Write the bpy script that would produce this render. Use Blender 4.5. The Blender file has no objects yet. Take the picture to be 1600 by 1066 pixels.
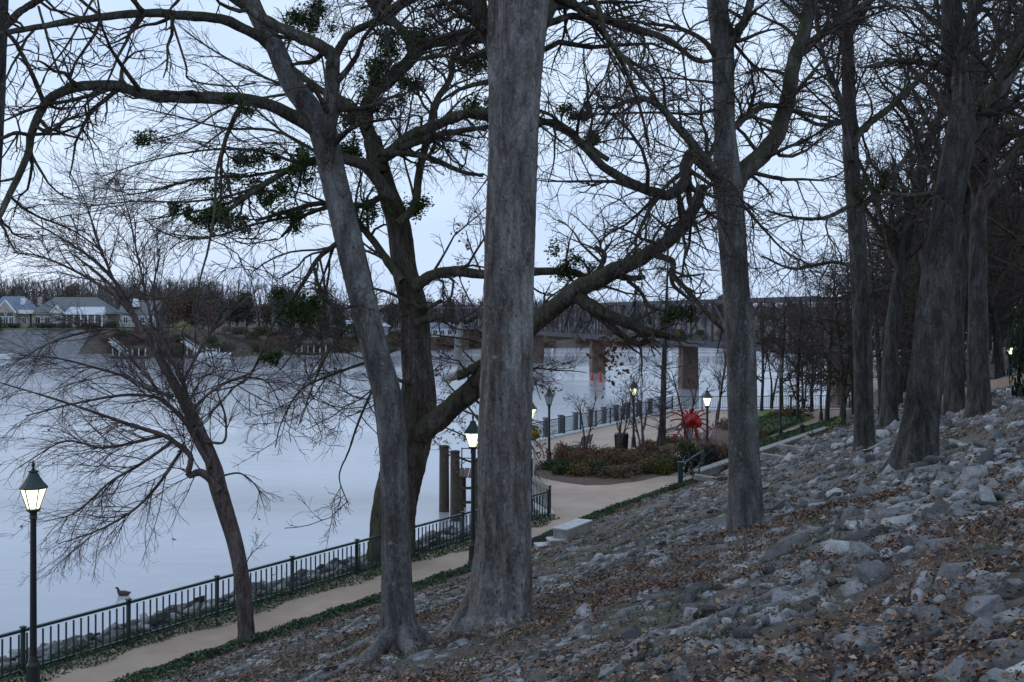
import bpy, math, random
import numpy as np
from mathutils import Vector, Matrix
random.seed(7)
RNG = np.random.default_rng(11)
sc = bpy.context.scene
C = sc.collection

# ------------------------------------------------------------------ camera, sky, sun, exposure
F = 1700.0; HZ = 490.0; CAMZ = 10.0
cam_d = bpy.data.cameras.new("camera"); cam = bpy.data.objects.new("camera", cam_d); C.objects.link(cam)
cam_d.sensor_width = 36.0; cam_d.lens = 36.0 * F / 1600.0
cam_d.shift_y = -(533.0 - HZ) / 1600.0
cam_d.clip_start = 0.1; cam_d.clip_end = 6000
cam.location = (0, 0, CAMZ); cam.rotation_euler = (math.radians(90), 0, 0)
sc.camera = cam

world = bpy.data.worlds.new("World"); sc.world = world; world.use_nodes = True
wn = world.node_tree.nodes; wl = world.node_tree.links; wn.clear()
SUN_EL, SUN_AZ = math.radians(14), math.radians(-55)
w_out = wn.new("ShaderNodeOutputWorld"); w_bg = wn.new("ShaderNodeBackground")
w_bg.inputs["Strength"].default_value = 0.1
w_sky = wn.new("ShaderNodeTexSky"); w_sky.sky_type = 'NISHITA'; w_sky.sun_disc = False
w_sky.sun_elevation = SUN_EL; w_sky.sun_rotation = SUN_AZ; w_sky.air_density = 1.2; w_sky.dust_density = 1.0
w_tc = wn.new("ShaderNodeTexCoord"); w_map = wn.new("ShaderNodeMapping"); w_map.inputs["Scale"].default_value = (1.0, 1.0, 3.2)
w_noise = wn.new("ShaderNodeTexNoise"); w_noise.inputs["Scale"].default_value = 2.3; w_noise.inputs["Detail"].default_value = 5; w_noise.inputs["Roughness"].default_value = 0.5
w_ramp = wn.new("ShaderNodeValToRGB")
w_ramp.color_ramp.elements[0].position = 0.32; w_ramp.color_ramp.elements[0].color = (5.7, 7.5, 10.7, 1)
w_ramp.color_ramp.elements[1].position = 0.72; w_ramp.color_ramp.elements[1].color = (8.6, 10.3, 12.7, 1)
w_mix = wn.new("ShaderNodeMixRGB"); w_mix.inputs[0].default_value = 0.9     # a nearly closed, thin evening overcast
wl.new(w_tc.outputs["Generated"], w_map.inputs[0]); wl.new(w_map.outputs[0], w_noise.inputs["Vector"])
wl.new(w_noise.outputs["Fac"], w_ramp.inputs[0])
wl.new(w_sky.outputs[0], w_mix.inputs[1]); wl.new(w_ramp.outputs[0], w_mix.inputs[2])
wl.new(w_mix.outputs[0], w_bg.inputs[0]); wl.new(w_bg.outputs[0], w_out.inputs[0])

sun_d = bpy.data.lights.new("sun", 'SUN'); sun_d.energy = 0.5; sun_d.angle = math.radians(30); sun_d.color = (1.0, 0.95, 0.9)
sun = bpy.data.objects.new("sun", sun_d); C.objects.link(sun)
sdir = Vector((math.sin(SUN_AZ) * math.cos(SUN_EL), math.cos(SUN_AZ) * math.cos(SUN_EL), math.sin(SUN_EL)))
sun.rotation_euler = (-sdir).to_track_quat('-Z', 'Y').to_euler()
sc.view_settings.view_transform = 'Standard'; sc.view_settings.look = 'None'
sc.cycles.max_bounces = 5; sc.cycles.diffuse_bounces = 2; sc.cycles.glossy_bounces = 2; sc.cycles.volume_bounces = 0; sc.cycles.transparent_max_bounces = 6
sc.view_settings.exposure = 0.0; sc.view_settings.gamma = 1.0

# ------------------------------------------------------------------ helpers
def P(px, py, Y):
    return np.array([(px - 800.0) * Y / F, Y, CAMZ - (py - HZ) * Y / F])
def flat(px, py, z=2.2):
    Y = F * (CAMZ - z) / (py - HZ)
    return np.array([(px - 800.0) * Y / F, Y, z])

def tag(o, label=None, cat=None, group=None, kind=None):
    if label: o["label"] = label
    if cat: o["category"] = cat
    if group: o["group"] = group
    if kind: o["kind"] = kind
    return o
def mesh_from(name, V, Fc, smooth=False):
    me = bpy.data.meshes.new(name)
    V = np.asarray(V, dtype=np.float32).reshape(-1, 3)
    if isinstance(Fc, np.ndarray):
        n, k = Fc.shape
        me.vertices.add(len(V)); me.vertices.foreach_set("co", V.ravel())
        me.loops.add(n * k); me.loops.foreach_set("vertex_index", Fc.astype(np.int32).ravel())
        me.polygons.add(n)
        me.polygons.foreach_set("loop_start", np.arange(0, n * k, k, dtype=np.int32))
        me.polygons.foreach_set("loop_total", np.full(n, k, dtype=np.int32))
        me.update(calc_edges=True)
    else:
        me.from_pydata([tuple(v) for v in V], [], [tuple(f) for f in Fc]); me.update()
    if smooth: me.polygons.foreach_set("use_smooth", np.ones(len(me.polygons), dtype=bool))
    return me
def link(name, me, mat=None, parent=None, loc=None):
    o = bpy.data.objects.new(name, me); C.objects.link(o)
    if me is not None and mat is not None and len(me.materials) == 0: me.materials.append(mat)
    if parent is not None: o.parent = parent
    if loc is not None: o.location = loc
    return o
def empty(name, loc=(0, 0, 0), rz=0.0):
    o = bpy.data.objects.new(name, None); C.objects.link(o); o.location = tuple(float(v) for v in loc); o.rotation_euler = (0, 0, rz)
    o.empty_display_size = 0.3
    return o
def copy_tree(o, parent=None):
    c = o.copy(); C.objects.link(c); c.parent = parent
    for ch in list(o.children): copy_tree(ch, c)
    return c

class MB:
    """collects boxes, prisms, tubes and lathes into one mesh"""
    def __init__(s): s.v = []; s.f = []
    def add(s, V, Fc):
        b = len(s.v); s.v += [tuple(float(q) for q in v) for v in V]; s.f += [tuple(b + i for i in f) for f in Fc]; return s
    def box(s, c, d, rz=0.0, taper=1.0):
        x, y, z = [q / 2 for q in d]; V = []
        cs, sn = math.cos(rz), math.sin(rz)
        for k, t in ((-1, 1.0), (1, taper)):
            for a, b in ((-1, -1), (1, -1), (1, 1), (-1, 1)):
                X, Yv = a * x * t, b * y * t
                V.append((c[0] + X * cs - Yv * sn, c[1] + X * sn + Yv * cs, c[2] + k * z))
        return s.add(V, [(3, 2, 1, 0), (4, 5, 6, 7), (0, 1, 5, 4), (1, 2, 6, 5), (2, 3, 7, 6), (3, 0, 4, 7)])
    def bar(s, a, b, w, h=None, up=(0, 0, 1)):
        h = h or w; a = Vector(a); b = Vector(b); t = (b - a).normalized(); u = Vector(up)
        if abs(t.dot(u)) > 0.98: u = Vector((0, 1, 0))
        sd = t.cross(u).normalized(); u2 = sd.cross(t).normalized(); V = []
        for p in (a, b):
            for i, j in ((-1, -1), (1, -1), (1, 1), (-1, 1)): V.append(p + sd * (i * w / 2) + u2 * (j * h / 2))
        return s.add(V, [(0, 1, 2, 3), (7, 6, 5, 4), (0, 4, 5, 1), (1, 5, 6, 2), (2, 6, 7, 3), (3, 7, 4, 0)])
    def lathe(s, prof, n=16, c=(0, 0, 0), rot=0.0, cap=True):
        V = []; Fc = []
        for r, z in prof:
            for i in range(n):
                a = rot + 2 * math.pi * i / n; V.append((c[0] + r * math.cos(a), c[1] + r * math.sin(a), c[2] + z))
        for k in range(len(prof) - 1):
            for i in range(n):
                j = (i + 1) % n; Fc.append((k * n + i, k * n + j, (k + 1) * n + j, (k + 1) * n + i))
        if cap: Fc.append(tuple(range(n))[::-1]); Fc.append(tuple((len(prof) - 1) * n + i for i in range(n)))
        return s.add(V, Fc)
    def tube(s, pts, r, n=6):
        pts = [np.array(p, float) for p in pts]; V, Fq = tubes(np.array([pts]), np.full((1, len(pts)), r), n)
        return s.add(V, [tuple(f) for f in Fq])
    def poly(s, pts, z0, z1):
        n = len(pts); V = [(p[0], p[1], z0) for p in pts] + [(p[0], p[1], z1) for p in pts]
        return s.add(V, [tuple(range(n))[::-1], tuple(range(n, 2 * n))] + [(i, (i + 1) % n, n + (i + 1) % n, n + i) for i in range(n)])
    def mesh(s, name, smooth=False): return mesh_from(name, s.v, s.f, smooth)
    def build(s, name, mat, parent=None, loc=None, smooth=False, bevel=0.0):
        o = link(name, s.mesh(name, smooth), mat, parent, loc)
        if bevel:
            m = o.modifiers.new("bevel", 'BEVEL'); m.width = bevel; m.segments = 2; m.limit_method = 'ANGLE'
        return o

def unit(a): return a / np.maximum(np.linalg.norm(a, axis=-1, keepdims=True), 1e-9)
def tubes(Pt, R, sides):
    N, K, _ = Pt.shape
    T = np.empty_like(Pt); T[:, 1:-1] = Pt[:, 2:] - Pt[:, :-2]; T[:, 0] = Pt[:, 1] - Pt[:, 0]; T[:, -1] = Pt[:, -1] - Pt[:, -2]; T = unit(T)
    M = unit(Pt[:, -1] - Pt[:, 0]); ref = np.where(np.abs(M[:, 2:3]) > 0.8, np.array([[1.0, 0, 0]]), np.array([[0, 0, 1.0]]))
    ref = np.repeat(ref[:, None, :], K, 1)
    A = unit(np.cross(T, ref)); B = np.cross(T, A)
    ang = np.linspace(0, 2 * np.pi, sides, endpoint=False)
    V = Pt[:, :, None, :] + R[:, :, None, None] * (np.cos(ang)[None, None, :, None] * A[:, :, None, :] + np.sin(ang)[None, None, :, None] * B[:, :, None, :])
    idx = np.arange(N * K * sides).reshape(N, K, sides); nx = np.roll(idx, -1, axis=2)
    Fq = np.stack([idx[:, :-1], nx[:, :-1], nx[:, 1:], idx[:, 1:]], -1).reshape(-1, 4)
    return V.reshape(-1, 3), Fq
def join_tubes(groups):
    Vs = []; Fs = []; b = 0
    for Pt, R, s in groups:
        if len(Pt) == 0: continue
        V, Fq = tubes(Pt, R, s); Vs.append(V); Fs.append(Fq + b); b += len(V)
    return np.concatenate(Vs), np.concatenate(Fs)
def resample(pts, K):
    pts = np.array(pts, float); n = len(pts)
    if n == 2: t = np.linspace(0, 1, K)[:, None]; return pts[0] * (1 - t) + pts[1] * t
    ext = np.vstack([2 * pts[0] - pts[1], pts, 2 * pts[-1] - pts[-2]])
    u = np.linspace(0, n - 1 - 1e-6, K); i = u.astype(int); t = (u - i)[:, None]
    p0, p1, p2, p3 = ext[i], ext[i + 1], ext[i + 2], ext[i + 3]
    return 0.5 * (2 * p1 + (p2 - p0) * t + (2 * p0 - 5 * p1 + 4 * p2 - p3) * t ** 2 + (3 * p1 - p0 - 3 * p2 + p3) * t ** 3)

def spawn(Pt, R, per, L, ang=(35, 65), m=5, wob=0.18, grav=0.0, t0=0.2, t1=1.0, rfac=0.6, rmax=9, rtip=0.004, up=0.0, rng=RNG, side=None, falloff=0.45):
    """children of every parent polyline, all at once. per = count, L = length (scalar or per parent)"""
    N, K, _ = Pt.shape
    per = np.broadcast_to(np.asarray(per), (N,)).astype(int)
    idx = np.repeat(np.arange(N), per); n = len(idx)
    if n == 0: return np.zeros((0, m, 3)), np.zeros((0, m))
    t = t0 + (t1 - t0) * rng.random(n)
    u = t * (K - 1) * 0.9999; k = np.minimum(u.astype(int), K - 2); fr = (u - k)[:, None]
    p = Pt[idx, k] * (1 - fr) + Pt[idx, k + 1] * fr; T = unit(Pt[idx, k + 1] - Pt[idx, k]); r = R[idx, k] * (1 - fr[:, 0]) + R[idx, k + 1] * fr[:, 0]
    perp = unit(np.cross(T, rng.normal(size=(n, 3))))
    if side is not None: perp = unit(perp + side)
    a = np.radians(rng.uniform(ang[0], ang[1], n))[:, None]
    d = unit(np.cos(a) * T + np.sin(a) * perp + np.array([0, 0, up]))
    L = np.broadcast_to(np.asarray(L, float), (N,))[idx] * rng.uniform(0.5, 1.25, n) * (1 - falloff * (t - t0) / max(t1 - t0, 1e-6))
    out = np.empty((n, m, 3)); out[:, 0] = p; st = (L / (m - 1))[:, None]; q = p.copy()
    for i in range(1, m):
        d = unit(d + rng.normal(0, wob, (n, 3)) + np.array([0, 0, grav])); q = q + d * st; out[:, i] = q
    r0 = np.clip(r * rfac, rtip, rmax)
    f = np.linspace(0, 1, m)[None, :]
    rad = r0[:, None] * (1 - f) + np.minimum(rtip, r0)[:, None] * f
    return out, rad
def plen(Pt): return np.linalg.norm(np.diff(Pt, axis=1), axis=2).sum(1)

def leaf_cards(pos, size, aspect=0.6, rng=RNG, flatness=0.0, nrm=None):
    """diamond-shaped folded leaves, 2 quads -> as 2 triangles pairs (4 verts + fold)"""
    n = len(pos); d = unit(rng.normal(size=(n, 3)))
    if nrm is None: nn = rng.normal(size=(n, 3)) + np.array([0, 0, flatness])
    else: nn = nrm + rng.normal(0, 0.45, (n, 3))
    nn = unit(nn); d = unit(d - (d * nn).sum(1, keepdims=True) * nn); s = np.cross(nn, d)
    L = (np.asarray(size) * rng.uniform(0.6, 1.3, n))[:, None]; Wd = L * aspect
    V = np.stack([pos - d * L * .5, pos + s * Wd * .5 + nn * L * .12, pos + d * L * .5 - nn * L * .1, pos - s * Wd * .5 + nn * L * .12], 1).reshape(-1, 3)
    b = np.arange(n)[:, None] * 4
    Fc = np.concatenate([b + np.array([[0, 1, 2]]), b + np.array([[0, 2, 3]])], 0)
    return V, Fc

# ------------------------------------------------------------------ materials
MATS = {}
def nodes(name):
    m = bpy.data.materials.new(name); m.use_nodes = True; MATS[name] = m
    nt = m.node_tree; b = nt.nodes["Principled BSDF"]; return m, nt.nodes, nt.links, b
def noise(N, L, scale, detail=5, rough=0.55, coord=None, stretch=None, dist=0.0):
    n = N.new("ShaderNodeTexNoise"); n.inputs["Scale"].default_value = scale; n.inputs["Detail"].default_value = detail
    n.inputs["Roughness"].default_value = rough; n.inputs["Distortion"].default_value = dist
    tc = N.new("ShaderNodeTexCoord"); src = tc.outputs["Object"] if coord is None else coord
    if stretch:
        mp = N.new("ShaderNodeMapping"); mp.inputs["Scale"].default_value = stretch; L.new(src, mp.inputs[0]); src = mp.outputs[0]
    L.new(src, n.inputs["Vector"]); return n.outputs["Fac"]
def ramp(N, L, fac, stops):
    r = N.new("ShaderNodeValToRGB"); el = r.color_ramp.elements
    el[0].position, el[0].color = stops[0][0], (*stops[0][1], 1); el[1].position, el[1].color = stops[-1][0], (*stops[-1][1], 1)
    for p, c in stops[1:-1]: e = el.new(p); e.color = (*c, 1)
    L.new(fac, r.inputs[0]); return r.outputs[0]
def mixc(N, L, fac, a, b, mode='MIX'):
    m = N.new("ShaderNodeMixRGB"); m.blend_type = mode
    if isinstance(fac, (int, float)): m.inputs[0].default_value = fac
    else: L.new(fac, m.inputs[0])
    for i, c in ((1, a), (2, b)):
        if isinstance(c, tuple): m.inputs[i].default_value = (*c, 1)
        else: L.new(c, m.inputs[i])
    return m.outputs[0]
def bump(N, L, b, h, strength=0.5, dist=0.02):
    bp = N.new("ShaderNodeBump"); bp.inputs["Strength"].default_value = strength; bp.inputs["Distance"].default_value = dist
    L.new(h, bp.inputs["Height"]); L.new(bp.outputs[0], b.inputs["Normal"])
def simple(name, c1, c2, scale=6, rough=0.8, bstr=0.0, bscale=None, metal=0.0, spec=0.3):
    m, N, L, b = nodes(name)
    L.new(ramp(N, L, noise(N, L, scale), [(0.3, c1), (0.7, c2)]), b.inputs["Base Color"])
    b.inputs["Roughness"].default_value = rough; b.inputs["Metallic"].default_value = metal; b.inputs["Specular IOR Level"].default_value = spec
    if bstr: bump(N, L, b, noise(N, L, bscale or scale * 4, 4), bstr, 0.02)
    return m
def island(name, stops, rough=0.8, fine=None, spec=0.2, bstr=0.0, bscale=20, trans=0.0):
    m, N, L, b = nodes(name)
    g = N.new("ShaderNodeNewGeometry"); col = ramp(N, L, g.outputs["Random Per Island"], stops)
    if fine:
        col = mixc(N, L, 1.0, col, ramp(N, L, noise(N, L, fine, 8, 0.75), [(0.3, (0.4, 0.4, 0.4)), (0.68, (1.35, 1.35, 1.35))]), 'MULTIPLY')
    L.new(col, b.inputs["Base Color"]); b.inputs["Roughness"].default_value = rough; b.inputs["Specular IOR Level"].default_value = spec
    if bstr: bump(N, L, b, noise(N, L, bscale, 6, 0.65), bstr, 0.02)
    return m
def bark(name, dark, mid, pale, streak=None, scale=1.0, lichen=None, bstr=0.6, moss=None, pits=True, crack=1.0):
    m, N, L, b = nodes(name)
    st = noise(N, L, 4.5 * scale, 9, 0.68, stretch=(1, 1, 0.3), dist=0.6)
    fine = noise(N, L, 30 * scale, 6, 0.75, stretch=(1, 1, 0.55))
    plate = N.new("ShaderNodeTexVoronoi"); plate.feature = 'DISTANCE_TO_EDGE'; plate.inputs["Scale"].default_value = 7 * scale
    tc = N.new("ShaderNodeTexCoord"); mp = N.new("ShaderNodeMapping"); mp.inputs["Scale"].default_value = (1.5, 1.5, 0.32)
    ad = N.new("ShaderNodeMixRGB"); ad.inputs[0].default_value = 0.16; wn_ = N.new("ShaderNodeTexNoise"); wn_.inputs["Scale"].default_value = 3; wn_.inputs["Detail"].default_value = 5
    L.new(tc.outputs["Object"], wn_.inputs["Vector"]); L.new(tc.outputs["Object"], ad.inputs[1]); L.new(wn_.outputs["Color"], ad.inputs[2]); L.new(ad.outputs[0], mp.inputs[0]); L.new(mp.outputs[0], plate.inputs["Vector"])
    col = ramp(N, L, st, [(0.3, dark), (0.47, mid), (0.66, pale)])
    col = mixc(N, L, 1.0, col, ramp(N, L, fine, [(0.28, (0.42, 0.42, 0.42)), (0.62, (1.2, 1.2, 1.2))]), 'MULTIPLY')
    col = mixc(N, L, 1.0, col, ramp(N, L, plate.outputs["Distance"], [(0.0, tuple(1 - crack * q for q in (0.45, 0.48, 0.5))), (0.05, (1, 1, 1))]), 'MULTIPLY')
    blot = noise(N, L, 0.9 * scale, 6, 0.7, stretch=(1.5, 1.5, 0.3), dist=0.6)
    col = mixc(N, L, 1.0, col, ramp(N, L, blot, [(0.36, (0.45, 0.42, 0.4)), (0.5, (0.85, 0.84, 0.83)), (0.64, (1.2, 1.2, 1.2))]), 'MULTIPLY')
    if streak:
        s2 = noise(N, L, 3.2, 5, 0.65, stretch=(1.6, 1.6, 0.12), dist=0.3)
        col = mixc(N, L, ramp(N, L, s2, [(0.54, (0, 0, 0)), (0.66, (0.8, 0.8, 0.8))]), col, streak)
    if lichen:
        s3 = noise(N, L, 11, 5, 0.7)
        col = mixc(N, L, ramp(N, L, s3, [(0.58, (0, 0, 0)), (0.7, (0.75, 0.75, 0.75))]), col, lichen)
    if pits:
        s4 = noise(N, L, 19, 3, 0.6, stretch=(1, 1, 0.6))
        col = mixc(N, L, ramp(N, L, s4, [(0.63, (0, 0, 0)), (0.69, (0.85, 0.85, 0.85))]), col, tuple(q * 0.5 for q in dark))
    if moss:
        g = N.new("ShaderNodeNewGeometry"); sx = N.new("ShaderNodeSeparateXYZ"); L.new(g.outputs["Normal"], sx.inputs[0])
        mu = N.new("ShaderNodeMath"); mu.operation = 'MULTIPLY_ADD'; L.new(noise(N, L, 2.2, 5, 0.65), mu.inputs[0]); mu.inputs[1].default_value = 1.6; L.new(sx.outputs[2], mu.inputs[2])
        col = mixc(N, L, ramp(N, L, mu.outputs[0], [(0.95, (0, 0, 0)), (1.6, (0.7, 0.7, 0.7))]), col, moss)
    L.new(col, b.inputs["Base Color"]); b.inputs["Roughness"].default_value = 0.9; b.inputs["Specular IOR Level"].default_value = 0.15
    mx = N.new("ShaderNodeMath"); mx.operation = 'MULTIPLY_ADD'; L.new(fine, mx.inputs[0]); mx.inputs[1].default_value = 0.5; L.new(st, mx.inputs[2])
    my = N.new("ShaderNodeMath"); my.operation = 'MULTIPLY_ADD'; L.new(ramp(N, L, plate.outputs["Distance"], [(0.0, (0, 0, 0)), (0.07, (1, 1, 1))]), my.inputs[0]); my.inputs[1].default_value = 0.35 * crack; L.new(mx.outputs[0], my.inputs[2])
    bump(N, L, b, my.outputs[0], bstr, 0.06)
    return m

bark("bark_grey", (0.07, 0.058, 0.052), (0.195, 0.185, 0.178), (0.36, 0.355, 0.35), streak=(0.1, 0.056, 0.042), lichen=(0.34, 0.345, 0.335), bstr=0.9, crack=0.3)
bark("bark_smooth", (0.06, 0.053, 0.049), (0.13, 0.125, 0.122), (0.23, 0.228, 0.225), lichen=(0.27, 0.28, 0.275), bstr=0.8, crack=0.25)
bark("bark_dark", (0.04, 0.032, 0.027), (0.1, 0.083, 0.07), (0.185, 0.16, 0.135), moss=(0.06, 0.066, 0.03), scale=1.5, bstr=0.9)
bark("bark_wood", (0.03, 0.026, 0.024), (0.07, 0.066, 0.062), (0.14, 0.137, 0.132), bstr=0.9, crack=0.6)
bark("bark_young", (0.07, 0.052, 0.05), (0.12, 0.095, 0.09), (0.2, 0.17, 0.16), scale=2.5, bstr=0.3)
bark("bark_limb", (0.04, 0.034, 0.03), (0.1, 0.089, 0.08), (0.18, 0.17, 0.155), bstr=0.7, moss=(0.055, 0.06, 0.03))
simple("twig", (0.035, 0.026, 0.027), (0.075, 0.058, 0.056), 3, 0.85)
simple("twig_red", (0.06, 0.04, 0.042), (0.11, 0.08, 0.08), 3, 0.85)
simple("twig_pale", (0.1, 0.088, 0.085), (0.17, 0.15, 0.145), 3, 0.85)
simple("dead_wood", (0.28, 0.27, 0.25), (0.42, 0.41, 0.39), 8, 0.9, 0.4)
island("mistletoe_leaf", [(0, (0.02, 0.035, 0.012)), (0.6, (0.04, 0.062, 0.018)), (1, (0.075, 0.1, 0.03))])
island("red_leaf", [(0, (0.1, 0.03, 0.03)), (0.5, (0.17, 0.06, 0.055)), (1, (0.22, 0.11, 0.085))])
island("dry_leaf", [(0, (0.08, 0.04, 0.025)), (1, (0.16, 0.085, 0.05))])
island("litter", [(0, (0.05, 0.028, 0.022)), (0.35, (0.13, 0.08, 0.058)), (0.75, (0.23, 0.155, 0.115)), (0.95, (0.29, 0.165, 0.095)), (1, (0.4, 0.31, 0.19))], 0.75)
island("ground_cover_leaf", [(0, (0.025, 0.05, 0.025)), (0.6, (0.055, 0.095, 0.045)), (1, (0.1, 0.15, 0.075))], 0.6)
island("grass_leaf", [(0, (0.035, 0.06, 0.02)), (1, (0.08, 0.12, 0.04))], 0.8)
island("shrub_green", [(0, (0.025, 0.045, 0.018)), (1, (0.06, 0.085, 0.032))])
island("shrub_dark", [(0, (0.008, 0.016, 0.01)), (1, (0.022, 0.04, 0.022))])
island("shrub_brown", [(0, (0.1, 0.066, 0.042)), (0.6, (0.18, 0.12, 0.075)), (1, (0.12, 0.115, 0.06))])
island("shrub_russet", [(0, (0.12, 0.06, 0.04)), (0.6, (0.2, 0.11, 0.07)), (1, (0.14, 0.105, 0.065))])
island("shrub_olive", [(0, (0.06, 0.065, 0.012)), (1, (0.13, 0.125, 0.03))])
island("far_leaf", [(0, (0.035, 0.045, 0.035)), (1, (0.075, 0.085, 0.06))])
island("far_russet", [(0, (0.1, 0.07, 0.05)), (1, (0.17, 0.12, 0.085))])
island("flower_yellow", [(0, (0.3, 0.22, 0.03)), (0.5, (0.45, 0.36, 0.05)), (1, (0.12, 0.15, 0.04))])
island("stone", [(0, (0.06, 0.06, 0.062)), (0.3, (0.15, 0.151, 0.153)), (0.75, (0.265, 0.268, 0.27)), (1, (0.42, 0.42, 0.418))], 0.85, fine=9, bstr=0.8, bscale=14)
def per_object_stone():
    m, N, L, b = nodes("stone_loose")
    oi = N.new("ShaderNodeObjectInfo"); col = ramp(N, L, oi.outputs["Random"], [(0, (0.04, 0.04, 0.042)), (0.3, (0.095, 0.096, 0.099)), (0.75, (0.175, 0.178, 0.182)), (1, (0.31, 0.312, 0.315))])
    col = mixc(N, L, 1.0, col, ramp(N, L, noise(N, L, 2.4, 8, 0.7), [(0.3, (0.5, 0.5, 0.51)), (0.7, (1.3, 1.3, 1.3))]), 'MULTIPLY')
    col = mixc(N, L, ramp(N, L, noise(N, L, 1.1, 4), [(0.56, (0, 0, 0)), (0.72, (0.6, 0.6, 0.6))]), col, (0.12, 0.1, 0.075))
    L.new(col, b.inputs["Base Color"]); b.inputs["Roughness"].default_value = 0.85; bump(N, L, b, noise(N, L, 4, 8, 0.7), 0.9, 0.08)
per_object_stone()
def leaf_single():
    m, N, L, b = nodes("leaf_loose")
    oi = N.new("ShaderNodeObjectInfo"); col = ramp(N, L, oi.outputs["Random"], [(0, (0.07, 0.036, 0.024)), (0.45, (0.18, 0.1, 0.062)), (0.8, (0.28, 0.14, 0.068)), (1, (0.42, 0.31, 0.17))])
    L.new(col, b.inputs["Base Color"]); b.inputs["Roughness"].default_value = 0.7
leaf_single()
simple("concrete", (0.2, 0.19, 0.175), (0.36, 0.345, 0.325), 3, 0.85, 0.2)
simple("concrete_pale", (0.42, 0.42, 0.42), (0.6, 0.6, 0.59), 5, 0.8, 0.15)
simple("green_metal", (0.012, 0.03, 0.028), (0.02, 0.042, 0.038), 8, 0.45, spec=0.5)
simple("black_iron", (0.01, 0.014, 0.016), (0.018, 0.022, 0.024), 8, 0.45, spec=0.5)
simple("rail_blue", (0.03, 0.055, 0.065), (0.05, 0.08, 0.09), 8, 0.5)
simple("red_paint", (0.3, 0.01, 0.01), (0.5, 0.016, 0.014), 3, 0.45, spec=0.5)
simple("white_paint", (0.68, 0.69, 0.7), (0.8, 0.8, 0.8), 4, 0.6)
simple("dock_grey", (0.4, 0.42, 0.44), (0.52, 0.53, 0.55), 4, 0.7)
simple("timber", (0.05, 0.04, 0.03), (0.11, 0.085, 0.062), 4, 0.9, 0.5, 22)
simple("pillar_grey", (0.11, 0.115, 0.12), (0.17, 0.175, 0.18), 5, 0.9, 0.3)
simple("rust_steel", (0.04, 0.043, 0.055), (0.075, 0.074, 0.085), 2, 0.8)
simple("pier_stone", (0.11, 0.075, 0.06), (0.22, 0.155, 0.125), 1.2, 0.9, 0.5, 3)
simple("roof_grey", (0.13, 0.135, 0.145), (0.19, 0.195, 0.2), 3, 0.9)
simple("roof_blue", (0.15, 0.19, 0.25), (0.21, 0.25, 0.31), 3, 0.9)
simple("roof_pale", (0.5, 0.52, 0.55), (0.6, 0.62, 0.65), 2, 0.6)
simple("wall_tan", (0.38, 0.33, 0.29), (0.46, 0.41, 0.36), 2, 0.9)
simple("wall_grey", (0.32, 0.33, 0.34), (0.42, 0.43, 0.44), 2, 0.9)
simple("brick_wall", (0.13, 0.075, 0.06), (0.2, 0.12, 0.095), 5, 0.9)
simple("window_glass", (0.02, 0.025, 0.04), (0.035, 0.04, 0.06), 2, 0.1, spec=0.6)
simple("bird_brown", (0.05, 0.035, 0.025), (0.1, 0.07, 0.05), 20, 0.7)
simple("buoy_red", (0.5, 0.05, 0.03), (0.6, 0.07, 0.04), 4, 0.5)
simple("mulch", (0.08, 0.052, 0.038), (0.16, 0.105, 0.08), 7, 0.95, 0.6, 30)
simple("lawn", (0.09, 0.12, 0.035), (0.16, 0.18, 0.055), 0.35, 0.95)
def emit_glass():
    m, N, L, b = nodes("lamp_glass"); b.inputs["Base Color"].default_value = (0.85, 0.85, 0.75, 1); b.inputs["Roughness"].default_value = 0.4
    b.inputs["Emission Color"].default_value = (0.95, 0.98, 0.62, 1); b.inputs["Emission Strength"].default_value = 1.9
    m, N, L, b = nodes("lamp_glass_off"); b.inputs["Base Color"].default_value = (0.3, 0.33, 0.36, 1); b.inputs["Roughness"].default_value = 0.25
    b.inputs["Alpha"].default_value = 0.55
emit_glass()
def path_mat():
    m, N, L, b = nodes("path_surface")
    c = ramp(N, L, noise(N, L, 0.5, 6, 0.6), [(0.3, (0.38, 0.28, 0.208)), (0.7, (0.5, 0.38, 0.292))])
    c = mixc(N, L, 1.0, c, ramp(N, L, noise(N, L, 45, 4, 0.7), [(0.3, (0.75, 0.75, 0.75)), (0.7, (1.15, 1.15, 1.15))]), 'MULTIPLY')
    c = mixc(N, L, ramp(N, L, noise(N, L, 0.22, 5, 0.7), [(0.48, (0, 0, 0)), (0.7, (0.75, 0.75, 0.75))]), c, (0.32, 0.222, 0.16))
    L.new(c, b.inputs["Base Color"]); b.inputs["Roughness"].default_value = 0.8; bump(N, L, b, noise(N, L, 60, 3), 0.25, 0.01)
path_mat()
def slope_mat():
    m, N, L, b = nodes("slope_soil")
    c = ramp(N, L, noise(N, L, 9, 8, 0.72), [(0.3, (0.055, 0.04, 0.028)), (0.5, (0.13, 0.09, 0.062)), (0.7, (0.22, 0.155, 0.105))])
    c = mixc(N, L, ramp(N, L, noise(N, L, 0.7, 6, 0.65), [(0.4, (0, 0, 0)), (0.56, (0.8, 0.8, 0.8))]), c, ramp(N, L, noise(N, L, 6, 7, 0.7), [(0.35, (0.09, 0.086, 0.08)), (0.65, (0.25, 0.243, 0.232))]))
    c = mixc(N, L, ramp(N, L, noise(N, L, 1.1, 5, 0.7, stretch=(1, 1.3, 1)), [(0.5, (0, 0, 0)), (0.62, (0.7, 0.7, 0.7))]), c, (0.075, 0.088, 0.04))
    L.new(c, b.inputs["Base Color"]); b.inputs["Roughness"].default_value = 0.95; bump(N, L, b, noise(N, L, 16, 8, 0.75), 1.0, 0.08)
slope_mat()
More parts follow.
